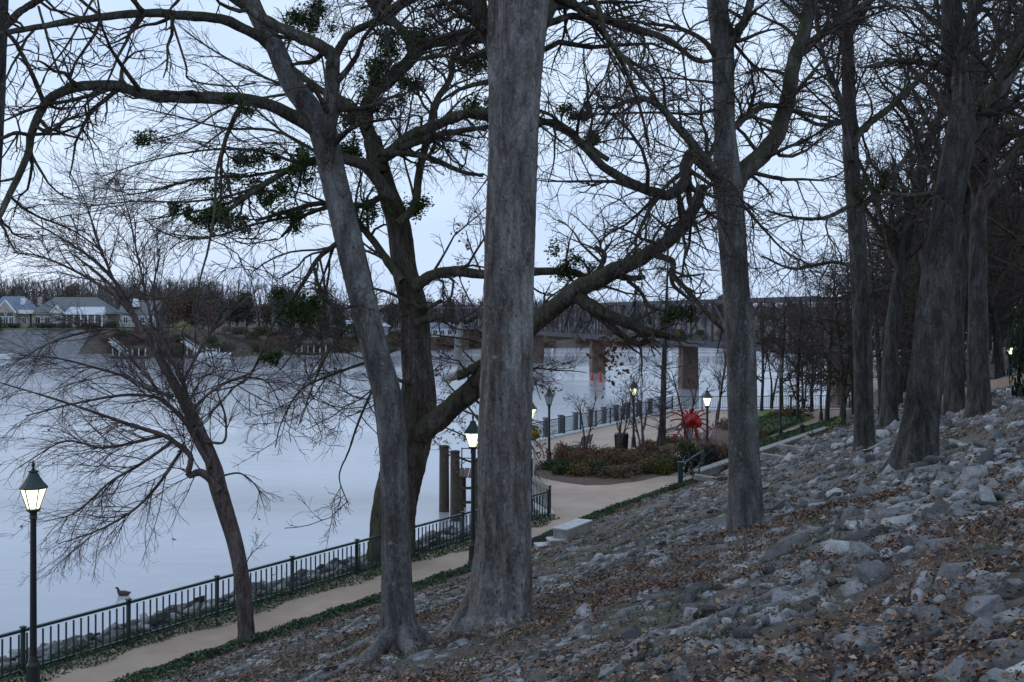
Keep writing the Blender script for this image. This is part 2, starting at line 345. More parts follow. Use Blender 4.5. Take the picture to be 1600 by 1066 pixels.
def water_mat():
    m, N, L, b = nodes("river_water")
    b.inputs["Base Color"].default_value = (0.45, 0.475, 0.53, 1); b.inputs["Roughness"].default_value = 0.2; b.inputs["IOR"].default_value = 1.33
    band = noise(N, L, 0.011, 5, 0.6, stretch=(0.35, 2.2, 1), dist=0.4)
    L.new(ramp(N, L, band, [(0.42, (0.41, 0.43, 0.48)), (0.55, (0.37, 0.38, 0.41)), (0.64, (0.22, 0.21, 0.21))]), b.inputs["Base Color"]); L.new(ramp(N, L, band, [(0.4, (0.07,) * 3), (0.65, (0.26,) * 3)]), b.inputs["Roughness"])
    w1 = noise(N, L, 0.55, 4, 0.55, stretch=(0.8, 1.2, 1)); w2 = noise(N, L, 3.5, 3, 0.5, stretch=(0.7, 1.3, 1))
    pat = noise(N, L, 0.02, 3, 0.5, stretch=(0.35, 1.6, 1))
    mx = N.new("ShaderNodeMath"); mx.operation = 'MULTIPLY_ADD'; L.new(w2, mx.inputs[0]); mx.inputs[1].default_value = 0.22; L.new(w1, mx.inputs[2])
    bp = N.new("ShaderNodeBump"); bp.inputs["Distance"].default_value = 0.05; L.new(mx.outputs[0], bp.inputs["Height"])
    L.new(ramp(N, L, pat, [(0.42, (0.4,) * 3), (0.6, (1.0,) * 3)]), bp.inputs["Strength"]); L.new(bp.outputs[0], b.inputs["Normal"])
water_mat()
def bank_mat():
    m, N, L, b = nodes("far_bank_soil")
    c = ramp(N, L, noise(N, L, 0.22, 7, 0.7), [(0.3, (0.045, 0.035, 0.028)), (0.55, (0.09, 0.068, 0.052)), (0.75, (0.085, 0.085, 0.05))])
    L.new(c, b.inputs["Base Color"]); b.inputs["Roughness"].default_value = 0.95
    m, N, L, b = nodes("bank_riprap")
    c = ramp(N, L, noise(N, L, 0.8, 8, 0.75), [(0.3, (0.1, 0.105, 0.11)), (0.7, (0.25, 0.26, 0.27))])
    L.new(c, b.inputs["Base Color"]); b.inputs["Roughness"].default_value = 0.95; bump(N, L, b, noise(N, L, 1.5, 6, 0.7), 0.9, 0.4)
bank_mat()
M = MATS

# ------------------------------------------------------------------ the lie of the land
FOOT = np.array([(-40, -25.0), (-8.4, 23.0), (-1.3, 33.6), (3.2, 42.5), (7.8, 50.0), (21, 74.0), (33, 100), (43, 125), (75, 215)])
FENCE = np.array([(-42, -25.0), (-10.8, 23.0), (1.4, 41.7)])
def foot_dist(x, y):
    x = np.asarray(x, float); y = np.asarray(y, float); best = np.full(x.shape, 1e9)
    for (ax, ay), (bx, by) in zip(FOOT[:-1], FOOT[1:]):
        ux, uy = bx - ax, by - ay; t = np.clip(((x - ax) * ux + (y - ay) * uy) / (ux * ux + uy * uy), 0, 1)
        best = np.minimum(best, np.hypot(x - ax - t * ux, y - ay - t * uy))
    return np.where(x > np.interp(y, FOOT[:, 1], FOOT[:, 0]), best, -best)
def ground(x, y):
    d = foot_dist(x, y)
    z = 2.2 + np.interp(d, [-1, 0, 0.9, 25, 30, 80], [-0.06, 0, 0.16, 7.85, 8.3, 9.0])
    x = np.asarray(x, float); y = np.asarray(y, float)
    bumpy = 0.07 * np.sin(1.3 * x + 0.7 * y) * np.sin(0.9 * y - 0.5 * x) + 0.04 * np.sin(3.1 * x - 1.7 * y + 1) * np.sin(2.3 * y + x)
    return z + bumpy * np.clip((d - 1) / 3, 0, 1)
def hit(px, py):
    Y = 3.0
    while Y < 200:
        p = P(px, py, Y)
        if p[2] <= float(ground(p[0], p[1])): return p
        Y += 0.1
    return p
def gnormal(x, y):
    e = 0.3; zx = (ground(x + e, y) - ground(x - e, y)) / (2 * e); zy = (ground(x, y + e) - ground(x, y - e)) / (2 * e)
    return unit(np.stack([-zx, -zy, np.ones_like(zx)], -1))

# slope sheet, finer close to the camera
def grid_sheet(name, xs, ys, zf, keep, mat):
    X, Yg = np.meshgrid(xs, ys, indexing='ij'); Z = zf(X, Yg); V = np.stack([X, Yg, Z], -1).reshape(-1, 3)
    nx, ny = len(xs), len(ys); i = np.arange(nx * ny).reshape(nx, ny)
    Fq = np.stack([i[:-1, :-1], i[1:, :-1], i[1:, 1:], i[:-1, 1:]], -1).reshape(-1, 4)
    k = keep(X, Yg).reshape(-1)[Fq].any(1)
    return link(name, mesh_from(name, V, Fq[k], True), mat)
xs = np.concatenate([np.arange(-45, -12, 1.5), np.arange(-12, 26, 0.3), np.arange(26, 130, 1.5)])
ys = np.concatenate([np.arange(-30, 2, 1.5), np.arange(2, 60, 0.35), np.arange(60, 215, 1.5)])
slope = tag(grid_sheet("slope", xs, ys, ground, lambda X, Yg: foot_dist(X, Yg) > -0.4, M["slope_soil"]), kind="structure")

SEAWALL = [(1.4, 41.9), (0.7, 49), (1.0, 65.5), (12.8, 87.0), (28, 88.5), (31, 100), (40, 125), (71, 215)]
EDGE = np.array([tuple(p) for p in FENCE[:2]] + SEAWALL); pv = []; pf_ = []
pys = np.unique(np.concatenate([np.arange(-25, 215, 1.0), EDGE[:, 1]]))
for i, y in enumerate(pys):
    pv += [(np.interp(y, EDGE[:, 1], EDGE[:, 0]), y, 2.2), (np.interp(y, FOOT[:, 1], FOOT[:, 0]) + 1.3, y, 2.2)]
    if i: pf_.append((2 * i - 2, 2 * i - 1, 2 * i + 1, 2 * i))
import bmesh
tag(link("path", mesh_from("path", pv, pf_), M["path_surface"]), kind="structure")

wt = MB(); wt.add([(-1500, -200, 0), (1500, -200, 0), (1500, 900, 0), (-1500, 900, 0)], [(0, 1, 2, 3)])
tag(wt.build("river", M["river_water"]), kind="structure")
rb = MB(); rb.add([(-3000, -400, -2), (3000, -400, -2), (3000, 4000, -2), (-3000, 4000, -2)], [(0, 1, 2, 3)])
tag(rb.build("river_bed", M["far_bank_soil"]), kind="structure")

# near bank between fence and water
fd = unit(FENCE[2] - FENCE[1]); fn = np.array([-fd[1], fd[0]])       # fn points to the river
prof = [(-0.05, 2.16), (0.9, 2.12), (1.9, 1.98), (2.5, 1.6), (3.6, 0.5), (4.4, -0.3), (5.5, -1.2)]
L0, L1 = -48.0, np.linalg.norm(FENCE[2] - FENCE[1]) + 0.6
ss = np.arange(L0, L1, 0.5); V = []
for s_ in ss:
    for q, z in prof:
        p = FENCE[1] + fd * s_ + fn * (q + 0.25 * math.sin(s_ * 0.7 + q)); V.append((p[0], p[1], z + 0.06 * math.sin(s_ * 2.1 + q * 3)))
k = len(prof); Fq = [(i * k + j, i * k + j + 1, (i + 1) * k + j + 1, (i + 1) * k + j) for i in range(len(ss) - 1) for j in range(k - 1)]
near_bank = tag(link("river_bank", mesh_from("river_bank", V, Fq, True), M["slope_soil"]), kind="structure")
sw = MB()
for a, b in zip(SEAWALL[:-1], SEAWALL[1:]): sw.bar((a[0], a[1], 0.5), (b[0], b[1], 0.5), 0.3, 3.36)
seawall = sw.build("seawall", M["concrete"]); tag(seawall, "concrete river wall holding up the tan plaza", "wall")
cp = MB()
for a, b in zip(SEAWALL[:-1], SEAWALL[1:]): cp.bar((a[0], a[1], 2.24), (b[0], b[1], 2.24), 0.55, 0.12)
cp.build("coping", M["concrete_pale"], seawall, bevel=0.02)

# ------------------------------------------------------------------ riprap stones and litter on the slope
def rock_mesh(seed, n=16, bev=True):
    r = random.Random(seed); bm = bmesh.new()
    for _ in range(n):
        v = Vector((r.gauss(0, 1), r.gauss(0, 1), r.gauss(0, 1))).normalized(); e = r.uniform(0.85, 1.05)
        v = Vector((max(-.85, min(.85, v.x * 1.15)), max(-.8, min(.8, v.y * 1.1)), max(-.7, min(.66, v.z)))) * e
        bm.verts.new(v * 0.65)
    bmesh.ops.convex_hull(bm, input=bm.verts[:])
    bmesh.ops.delete(bm, geom=[v for v in bm.verts if not v.link_faces], context='VERTS')
    bmesh.ops.dissolve_limit(bm, angle_limit=math.radians(12), verts=bm.verts[:], edges=bm.edges[:])
    if bev: bmesh.ops.bevel(bm, geom=bm.edges[:], offset=0.016, segments=1, affect='EDGES')
    bmesh.ops.triangulate(bm, faces=bm.faces[:])
    me = bpy.data.meshes.new("stone"); bm.to_mesh(me); bm.free(); return me
ROCKS = [rock_mesh(100 + i, 10 + i % 5) for i in range(12)]
for r_ in ROCKS: r_.materials.append(M["stone_loose"])
RV = []; RF = []
for r_ in [rock_mesh(100 + i, 10 + i % 5, False) for i in range(12)]:
    v = np.empty(len(r_.vertices) * 3); r_.vertices.foreach_get("co", v); RV.append(v.reshape(-1, 3))
    RF.append(np.array([list(p.vertices) for p in r_.polygons]))
def rot_frames(nrm, jitter, rng):
    n = len(nrm); up = unit(nrm + rng.normal(0, 1, (n, 3)) * jitter[:, None]); a = unit(np.cross(up, rng.normal(size=(n, 3)))); b = np.cross(up, a)
    return np.stack([a, b, up], -1)            # columns
def scatter_stones(pos, size, nrm, jit, flatn, parent, mat, n_single, rng):
    n = len(pos); Rm = rot_frames(nrm, jit, rng); kind = rng.integers(0, len(ROCKS), n)
    S = np.stack([size, size * rng.uniform(0.55, 1.0, n), size * flatn], -1)
    key = size / np.linalg.norm(pos - np.array([0, 0, CAMZ]), axis=1); order = np.argsort(-key)
    for i in order[:n_single]:
        o = bpy.data.objects.new("stone", ROCKS[kind[i]]); C.objects.link(o); o.parent = parent
        mw = Matrix([[*(Rm[i, r] * S[i]), pos[i, r]] for r in range(3)] + [[0, 0, 0, 1]]); o.matrix_world = mw
    Vs = []; Fs = []; b = 0
    rest = order[n_single:]
    for k in range(len(ROCKS)):
        ii = rest[kind[rest] == k]
        if len(ii) == 0: continue
        v = np.einsum('nij,nkj->nki', Rm[ii] * S[ii][:, None, :], np.broadcast_to(RV[k], (len(ii),) + RV[k].shape)) + pos[ii][:, None, :]
        f = RF[k][None] + (np.arange(len(ii)) * len(RV[k]))[:, None, None] + b
        Vs.append(v.reshape(-1, 3)); Fs.append(f.reshape(-1, 3)); b += v.shape[0] * v.shape[1]
    if Vs:
        o = link("stones", mesh_from("stones", np.concatenate(Vs), np.concatenate(Fs)), mat, parent); o["kind"] = "stuff"

rng = np.random.default_rng(5)
def cand(n, x0, x1, y0, y1): return np.stack([rng.uniform(x0, x1, n), rng.uniform(y0, y1, n)], -1)
def in_view(c, lo=-0.56, hi=0.56, m=1.5): return (c[:, 0] > lo * c[:, 1] - m) & (c[:, 0] < hi * c[:, 1] + m)
TRUNK_BASES = []    # filled below for keeping stones off trunks
B_MAIN, B_SECOND, B_THIRD, B_FOURTH, B_FIFTH = hit(775, 985), hit(628, 1020), hit(1163, 832), hit(1428, 725), hit(1351, 697)
for b_, r_ in ((B_MAIN, .5), (B_SECOND, .36), (B_THIRD, .4), (B_FOURTH, .5), (B_FIFTH, .5)): TRUNK_BASES.append((b_[0], b_[1], r_))
def patchy(c, sx, ph): return np.sin(c[:, 0] * sx + ph) * np.sin(c[:, 1] * sx * 0.8 + ph * 2) + 0.6 * np.sin(c[:, 0] * sx * 2.3 - c[:, 1] * sx * 1.9 + ph)
def off_trunks(c, f=1.0):
    k = np.ones(len(c), bool)
    for x, y, r in TRUNK_BASES: k &= np.hypot(c[:, 0] - x, c[:, 1] - y) > r * f
    return k
c1 = cand(30000, -12, 16, 2.5, 24); c2 = cand(38000, -6, 45, 24, 85)
c = np.concatenate([c1, c2]); d = foot_dist(c[:, 0], c[:, 1])
k = (d > 1.3) & (d < 26) & in_view(c) & off_trunks(c) & (np.hypot(c[:, 0], c[:, 1]) > 2.6)
dens = 0.6 + 0.3 * patchy(c, 0.8, 1.0); k &= rng.random(len(c)) < dens; c = c[k]; d = d[k]
z = ground(c[:, 0], c[:, 1]); dist = np.hypot(c[:, 0], c[:, 1])
loose = np.clip((c[:, 0] / np.maximum(c[:, 1], 1) - 0.02) / 0.3, 0, 1)             # uphill the stones lie loose, lower down they are bedded flush
size = np.clip(rng.lognormal(math.log(0.15), 0.55, len(c)), 0.05, 0.62) * (0.85 + 0.35 * np.clip(dist / 40, 0, 1)) * (1 + 0.12 * loose); size = np.minimum(size, 0.2 + 0.022 * dist)
flatn = rng.uniform(0.32, 0.7, len(c)) * (0.75 + 0.45 * loose)
pos = np.stack([c[:, 0], c[:, 1], z - size * flatn * (0.2 - 0.14 * loose)], -1)
scatter_stones(pos, size, gnormal(c[:, 0], c[:, 1]), 0.14 + 0.24 * loose, flatn, slope, M["stone"], 300, rng)
# pale stones between fence and water
cs = rng.uniform(L0 + 40, L1, 2600); co = rng.uniform(0.6, 3.6, 2600)
cz = np.interp(co, [p_[0] for p_ in prof], [p_[1] for p_ in prof]); cx = FENCE[1][0] + fd[0] * cs + fn[0] * co; cy = FENCE[1][1] + fd[1] * cs + fn[1] * co
k = rng.random(2600) < 0.75; sz = np.clip(rng.lognormal(math.log(0.3), 0.4, 2600), .12, .8)
pos = np.stack([cx, cy, cz + 0.02], -1)[k]
scatter_stones(pos, sz[k], np.tile(np.array([[fn[0] * .5, fn[1] * .5, 1.0]]), (k.sum(), 1)), np.full(k.sum(), .3), rng.uniform(.5, .8, k.sum()), near_bank, M["stone"], 120, rng)

# fallen leaves: the nearest singly, the rest as litter
def lobed_leaf(seed):
    r = random.Random(seed); V = [(0, -0.1, 0.0)]; pts = [(0, -.5), (.2, -.3), (.48, -.28), (.3, -.02), (.5, .2), (.22, .2), (0, .55), (-.22, .2), (-.5, .18), (-.3, -.02), (-.46, -.3), (-.2, -.3)]
    cu = r.uniform(.3, .9)
    for x, y in pts: V.append((x * r.uniform(.8, 1.1), y * r.uniform(.85, 1.1), cu * (x * x + .4 * y * y) + r.uniform(-.04, .06)))
    me = mesh_from("fallen_leaf", V, [(0, i, i % 12 + 1) for i in range(1, 13)]); me.materials.append(M["leaf_loose"]); return me
LEAVES = [lobed_leaf(i) for i in range(6)]
c = cand(330000, -10, 9, 2.4, 20); dd = foot_dist(c[:, 0], c[:, 1])
k = (dd > 0.8) & in_view(c) & (np.hypot(c[:, 0], c[:, 1]) > 2.4) & off_trunks(c, .8)
k &= rng.random(len(c)) < np.clip(0.38 + 0.5 * patchy(c, 0.9, 3.1) + .3 * patchy(c, 2.3, 1.0), 0.05, 1); near_c = c[k]
order = np.argsort(np.hypot(near_c[:, 0], near_c[:, 1]) * rng.uniform(.6, 1.6, len(near_c)))
sing = near_c[order[:300]]; nr = gnormal(sing[:, 0], sing[:, 1]); Rm = rot_frames(nr, np.full(300, .35), rng); zz = ground(sing[:, 0], sing[:, 1])
for i in range(300):
    s_ = rng.choice([.04, .05, .06, .08, .12]); o = bpy.data.objects.new("fallen_leaf", LEAVES[i % 6]); C.objects.link(o); o.parent = slope
    o.matrix_world = Matrix([[*(Rm[i, r] * s_), (sing[i, 0], sing[i, 1], zz[i] + rng.uniform(.02, .08))[r]] for r in range(3)] + [[0, 0, 0, 1]])
rest = near_c[order[300:]][:120000]
c2 = cand(260000, -12, 40, 18, 75); dd = foot_dist(c2[:, 0], c2[:, 1])
k = (dd > -1.2) & (dd < 25) & in_view(c2)
dens = np.clip(0.22 + 0.45 * patchy(c2, 0.55, .4) + 0.75 * np.exp(-((dd - 2.0) / 0.8) ** 2), 0.02, 1)   # a drift of leaves gathers at the foot
dens = np.where(dd < 0.3, 0.05 * np.exp(dd * 2), dens + .08); c2 = c2[k & (rng.random(len(c2)) < dens)]
cc = np.concatenate([rest, c2]); zz = ground(cc[:, 0], cc[:, 1])
V, Fc = leaf_cards(np.stack([cc[:, 0], cc[:, 1], zz + rng.uniform(.015, .12, len(cc)) * (1 - np.exp(-np.maximum(foot_dist(cc[:, 0], cc[:, 1]) + .2, 0)))+.01], -1), np.where(np.hypot(cc[:, 0], cc[:, 1]) < 20, .036, .06) * rng.choice([.6, .8, 1, 1.2, 1.7], len(cc)), .65, rng, nrm=gnormal(cc[:, 0], cc[:, 1]))
o = link("leaf_litter", mesh_from("leaf_litter", V, Fc), M["litter"]); tag(o, "brown fallen leaves drifted between the stones", "leaf litter", kind="stuff")
# sparse grass tufts
c = cand(60000, -8, 14, 3, 32); dd = foot_dist(c[:, 0], c[:, 1]); k = (dd > 1.2) & in_view(c) & (patchy(c, 1.15, 5.2) > 0.35); c = c[k]; zz = ground(c[:, 0], c[:, 1])
n = len(c); h = rng.uniform(.05, .13, n); a = rng.uniform(0, 6.28, n); le = rng.normal(0, .05, (n, 2)); w = .008
B0 = np.stack([c[:, 0] + w * np.cos(a), c[:, 1] + w * np.sin(a), zz], -1); B1 = np.stack([c[:, 0] - w * np.cos(a), c[:, 1] - w * np.sin(a), zz], -1); T = np.stack([c[:, 0] + le[:, 0], c[:, 1] + le[:, 1], zz + h], -1)
V = np.stack([B0, B1, T], 1).reshape(-1, 3); o = link("grass", mesh_from("grass", V, np.arange(3 * n).reshape(-1, 3)), M["grass_leaf"]); tag(o, "thin green grass tufts among the slope stones", "grass", kind="stuff")

# ground cover strips along both edges of the path
def strip_cover(name, label, fn_pos, n, size, mat="ground_cover_leaf"):
    p = fn_pos(n); V, Fc = leaf_cards(p, np.full(len(p), size), .6, rng, flatness=.8); o = link(name, mesh_from(name, V, Fc), M[mat]); tag(o, label, "ground cover", kind="stuff")
def near_strip(n):
    seg = np.diff(FOOT, axis=0); ln = np.hypot(seg[:, 0], seg[:, 1]); t = rng.uniform(0, 1, n); which = rng.choice([0, 1, 2, 3, 4], n, p=[.12, .33, .2, .15, .2]); t = np.where(which == 0, .82 + .18 * t, t)
    p = FOOT[which] + seg[which] * t[:, None]; nn = np.stack([seg[which][:, 1], -seg[which][:, 0]], -1) / ln[which][:, None]
    wob_ = 0.25 * np.sin(p[:, 1] * 1.7) + .15 * np.sin(p[:, 1] * 4.1); off = rng.beta(1.6, 1.6, n) * (1.15 + wob_) - 0.05
    p = p + nn * off[:, None]; hh = 0.2 * np.sin(np.clip(off / 1.2, 0, 1) * np.pi) * (0.7 + .3 * np.sin(p[:, 1] * 5)); return np.stack([p[:, 0], p[:, 1], ground(p[:, 0], p[:, 1]) + rng.random(n) * hh + .02], -1)
strip_cover("ground_cover", "dark green ground cover edging the path below the stones", near_strip, 26000, .085)
def fence_strip(n):
    s_ = rng.uniform(-8, L1 - .7, n); w_ = .62 + .16 * np.sin(s_ * 1.3) + .08 * np.sin(s_ * 3.7); off = rng.uniform(-1, 1, n) * w_ - .02; p = FENCE[1] + fd * s_[:, None] + fn * off[:, None]
    hh = .22 * np.sqrt(np.clip(1 - (off / w_) ** 2, 0, 1)) * (.7 + .4 * np.sin(s_ * 4)); return np.stack([p[:, 0], p[:, 1], 2.18 + rng.random(n) * hh], -1)
strip_cover("fence_ground_cover", "dark leafy ground cover growing under the green path fence", fence_strip, 16000, .085)

# ------------------------------------------------------------------ trees
TW_COUNT = [0]
def px_poly(pts, Y0, Y1=None, K=18, w0=None, w1=None):
    """polyline traced in the picture, given its own run of distances; widths in picture pixels -> metres"""
    Y1 = Y0 if Y1 is None else Y1; n = len(pts)
    cum = np.concatenate([[0], np.cumsum(np.hypot(*np.diff(np.array([p[:2] for p in pts], float), axis=0).T))]); cum /= cum[-1]
    Q = resample([P(p[0], p[1], Y0 + (Y1 - Y0) * t) for p, t in zip(pts, cum)], K)
    if len(pts[0]) > 2:
        W = np.array([p[2] * (Y0 + (Y1 - Y0) * t) / F / 2 for p, t in zip(pts, cum)]); R = np.interp(np.linspace(0, n - 1, K), np.arange(n), W)
    else:
        R = np.linspace(w0, w1, K) * np.linspace(Y0, Y1, K) / F / 2
    return Q, R
def trunk_mesh(name, Q, R, sides=40, rings=90, flare=1.9, flare_h=1.0, roots=6, seed=0, flute=0.05, groove=None):
    """a trunk with flared roots and a fluted, lumpy surface"""
    r = np.random.default_rng(seed); K = rings; u = np.linspace(0, len(Q) - 1 - 1e-6, K); Qr = resample(Q, K); Rr = np.interp(np.linspace(0, 1, K), np.linspace(0, 1, len(R)), R)
    T = np.gradient(Qr, axis=0); T = unit(T); A = unit(np.cross(T, np.array([[0, 1.0, 0.05]]))); B = np.cross(T, A)
    th = np.linspace(0, 2 * np.pi, sides, endpoint=False); hgt = np.concatenate([[0], np.cumsum(np.linalg.norm(np.diff(Qr, axis=0), axis=1))])
    ph = r.uniform(0, 6.28, 8); fl = np.exp(-hgt / flare_h)[:, None]
    lob = 0.5 + 0.5 * np.cos(roots * th + ph[0] + .4 * np.sin(2 * th + ph[1]))[None, :] ** 1.0
    rad = Rr[:, None] * (1 + fl * (flare - 1) * (0.3 + 0.9 * lob ** 1.6) + flute * (np.sin(3 * th + ph[2] + .3 * hgt[:, None]) + .7 * np.sin(5 * th + ph[3] - .25 * hgt[:, None])) + .02 * np.sin(9 * th + ph[4] + .8 * hgt[:, None]) + .018 * np.sin(4 * th + 2.3 * hgt[:, None] + ph[5]) + 0.02 * r.normal(size=(K, sides)) * .6)
    if groove is not None: rad = rad * (1 - .13 * np.exp(-((np.angle(np.exp(1j * (th - groove)))) / .22) ** 2))[None, :]
    V = Qr[:, None] + rad[..., None] * (np.cos(th)[None, :, None] * A[:, None] + np.sin(th)[None, :, None] * B[:, None])
    idx = np.arange(K * sides).reshape(K, sides); nx = np.roll(idx, -1, 1); Fq = np.stack([idx[:-1], nx[:-1], nx[1:], idx[1:]], -1).reshape(-1, 4)
    return mesh_from(name, V.reshape(-1, 3), Fq, True)
def rough_limb(Q, R, K=40, sides=14, seed=0, amp=.045):
    r = np.random.default_rng(seed); Qr = resample(Q, K); Rr = np.interp(np.linspace(0, 1, K), np.linspace(0, 1, len(R)), R); Qr = Qr + r.normal(0, 1, Qr.shape) * Rr[:, None] * .06
    Rr = Rr * (1 + amp * r.normal(0, .8, K)); V, Fq = tubes(Qr[None], Rr[None], sides); V = V + r.normal(0, 1, V.shape) * np.repeat(Rr, sides)[:, None] * .05
    return V, Fq
def local(V, origin): return V - np.asarray(origin)[None, :]
def add_limbs(root, limbs, mat, base, seed=0, mat2=None):
    for i, (Q, R) in enumerate(limbs):
        big = R[0] > .05; V, Fq = rough_limb(Q, R, 40 if big else 24, 14 if big else 8, seed + i)
        link("limb", mesh_from("limb", local(V, base), Fq, True), mat2 if (mat2 is not None and R[0] > .07) else mat, root)
def add_crown(root, base, groups_b, groups_t, mat_b, mat_t):
    if groups_b:
        V, Fq = join_tubes(groups_b); o = link("branches", mesh_from("branches", local(V, base), Fq, True), mat_b, root); o["kind"] = "stuff"
    if groups_t:
        V, Fq = join_tubes(groups_t); o = link("twigs", mesh_from("twigs", local(V, base), Fq), mat_t, root); o["kind"] = "stuff"; TW_COUNT[0] += len(Fq) * 2
def twig_out(limbs, spec, rng=RNG):
    """spec: list of levels, each dict for spawn; returns [(P,R)] per level. per/len given per metre / ratio of parent length"""
    K = 24; Pt = np.array([resample(Q, K) for Q, R in limbs]); Rt = np.array([np.interp(np.linspace(0, 1, K), np.linspace(0, 1, len(R)), R) for Q, R in limbs]); out = []
    for sp in spec:
        sp = dict(sp); ln = plen(Pt); per = np.maximum(1, np.round(ln * sp.pop("dens") * rng.uniform(.7, 1.3, len(ln)))); Lc = np.clip(ln * sp.pop("ratio"), sp.pop("lmin", .1), sp.pop("lmax", 9))
        Pt, Rt = spawn(Pt, Rt, per, Lc, rng=rng, **sp); out.append((Pt, Rt))
    return out
def clump_of_leaves(root, base, centre, r, n, mat, name="mistletoe", size=.09, rng=RNG):
    lb = rng.normal(0, .55, (7, 3)) * np.array([1.2, .9, .8]) * r; p = lb[rng.integers(0, 7, n)] + rng.normal(size=(n, 3)) * r * rng.uniform(.16, .42, 7)[rng.integers(0, 7, n)][:, None]; V, Fc = leaf_cards(centre + p - base, np.full(n, size), .45, rng)
    o = link(name, mesh_from(name, V, Fc), mat, root); o["kind"] = "stuff"; return o

SPEC_BIG = [dict(dens=3.6, ratio=.6, lmin=.6, lmax=3.0, ang=(30, 75), m=7, wob=.2, t0=.12, rfac=.5, rmax=.05, rtip=.008, up=.05, grav=-.015),
            dict(dens=5.2, ratio=.5, lmin=.3, lmax=1.3, ang=(30, 65), m=6, wob=.2, t0=.15, rfac=.55, rmax=.016, rtip=.0055, grav=-.02),
            dict(dens=7.5, ratio=.6, lmin=.25, lmax=.8, ang=(25, 65), m=3, wob=.22, t0=.2, rfac=.6, rmax=.0075, rtip=.0036, grav=-.02)]

def traced_tree(name, label, cat, base, trunk, limbs, tmat, lmat, spec, seed, trunk_kw={}, tw="twig", group=None, extra_limbs=[], hang=2.4):
    root = empty(name, base); tag(root, label, cat, group); r = np.random.default_rng(seed)
    Q, R = trunk; me = trunk_mesh("trunk", Q - base, R, seed=seed, **trunk_kw); link("trunk", me, M[tmat], root)
    add_limbs(root, limbs, M[lmat], base, seed, M["bark_limb"] if lmat == "bark_dark" and tmat != "bark_dark" else None)
    lv = twig_out(limbs + extra_limbs, spec, r)
    if hang and extra_limbs:                                      # long thin shoots drooping out of the high crown
        hp, hr = twig_out(extra_limbs, [dict(dens=hang, ratio=.75, lmin=1.4, lmax=3.6, ang=(40, 100), m=9, wob=.1, t0=.1, rfac=.4, rmax=.014, rtip=.005, grav=-.12)], r)[0]
        h2, q2 = twig_out([(a_, b_) for a_, b_ in zip(hp, hr)], [dict(dens=3.2, ratio=.35, lmin=.3, lmax=1.1, ang=(25, 60), m=4, wob=.14, t0=.15, rfac=.6, rmax=.007, rtip=.0038, grav=-.05)], r)[0]
        hung = [(hp, hr, 4), (h2, q2, 3)]
    else: hung = []
    gb = [(lv[0][0], lv[0][1], 6)] + [(np.array([resample(Q_, 24)]), np.array([np.interp(np.linspace(0, 1, 24), np.linspace(0, 1, len(R_)), R_)]), 8) for Q_, R_ in extra_limbs]
    gt = [(lv[1][0], lv[1][1], 4)] + [(a, b, 3) for a, b in lv[2:]] + hung
    add_crown(root, base, gb, gt, M[lmat], M[tw])
    return root, lv

def add_roots(root, base, n, r0, L, seed, mat):
    r = np.random.default_rng(seed)
    for i in range(n):
        a = 2 * math.pi * (i + r.uniform(-.3, .3)) / n; pts = []; l_ = L * r.uniform(.6, 1.2); bend = r.uniform(-.5, .5)
        for t in np.linspace(0, 1, 7):
            q = base[:2] + (l_ * 1.35 * t) * np.array([math.cos(a + bend * t), math.sin(a + bend * t)]); pts.append([q[0], q[1], float(ground(q[0], q[1])) + .34 * (1 - t) ** 2 + .05 - .16 * t])
        V, Fq = rough_limb(np.array(pts), r0 * np.linspace(.5, .12, 7), 20, 12, seed + i); link("root", mesh_from("root", V - base, Fq, True), M[mat], root)
def top_limbs(start, n, L, r0, rng, up=.35, spread=(25, 65), droop=-.03):
    """limbs that leave a trunk top, most of them above the picture"""
    T = np.array([[start, start + np.array([0, 0, .8])]]); Pt, Rt = spawn(T, np.full((1, 2), r0 / .6), n, L, ang=spread, m=10, wob=.13, up=up, grav=droop, rng=rng, t0=0, t1=.9, rfac=.6, rtip=.025, falloff=.1)
    return [(Pt[i], Rt[i]) for i in range(n)]

# --- big pale trunk in the middle
Y = float(B_MAIN[1]); b = B_MAIN.copy(); b[2] -= .3
tr = px_poly([(774, 1026, 92), (778, 960, 92), (783, 900, 90), (787, 800, 84), (788, 700, 82), (794, 500, 79), (800, 300, 76), (805, 150, 80), (808, 60, 88), (812, -20, 96), (800, -120, 66), (790, -420, 50), (800, -800, 30)], Y, Y + .4, 60)
lm = [px_poly([(808, 150), (818, 85), (838, 30), (868, -15), (900, -55), (960, -130), (1060, -260)], Y + .3, Y + 2, w0=58, w1=14, K=24),
      px_poly([(870, -5), (905, 12), (960, 35), (1040, 60), (1090, 95), (1130, 90)], Y + .3, Y + 1.2, w0=18, w1=4),
      px_poly([(850, 40), (900, 25), (940, 50), (975, 105), (1000, 170), (1015, 230)], Y + .3, Y + 1.8, w0=12, w1=3),
      px_poly([(880, -30), (930, 5), (950, 60), (1000, 120), (1050, 190), (1090, 240)], Y + .3, Y - 1.0, w0=11, w1=3),
      px_poly([(800, 170), (788, 110), (765, 50), (735, -10), (690, -80), (640, -200)], Y + .3, Y + 1.0, w0=46, w1=12, K=24)]
r_ = np.random.default_rng(21); ex = top_limbs(P(795, -300, Y), 7, 4.2, .16, r_)
mt_, _ = traced_tree("shade_tree", "stout pale grey trunk with flared roots in the middle foreground", "tree", b, tr, lm, "bark_grey", "bark_dark", SPEC_BIG, 31, dict(sides=64, rings=150, flare=2.8, flare_h=.38, roots=5, flute=.035, groove=4.25), extra_limbs=ex)

add_roots(mt_, b, 7, .42, .95, 3, "bark_grey")
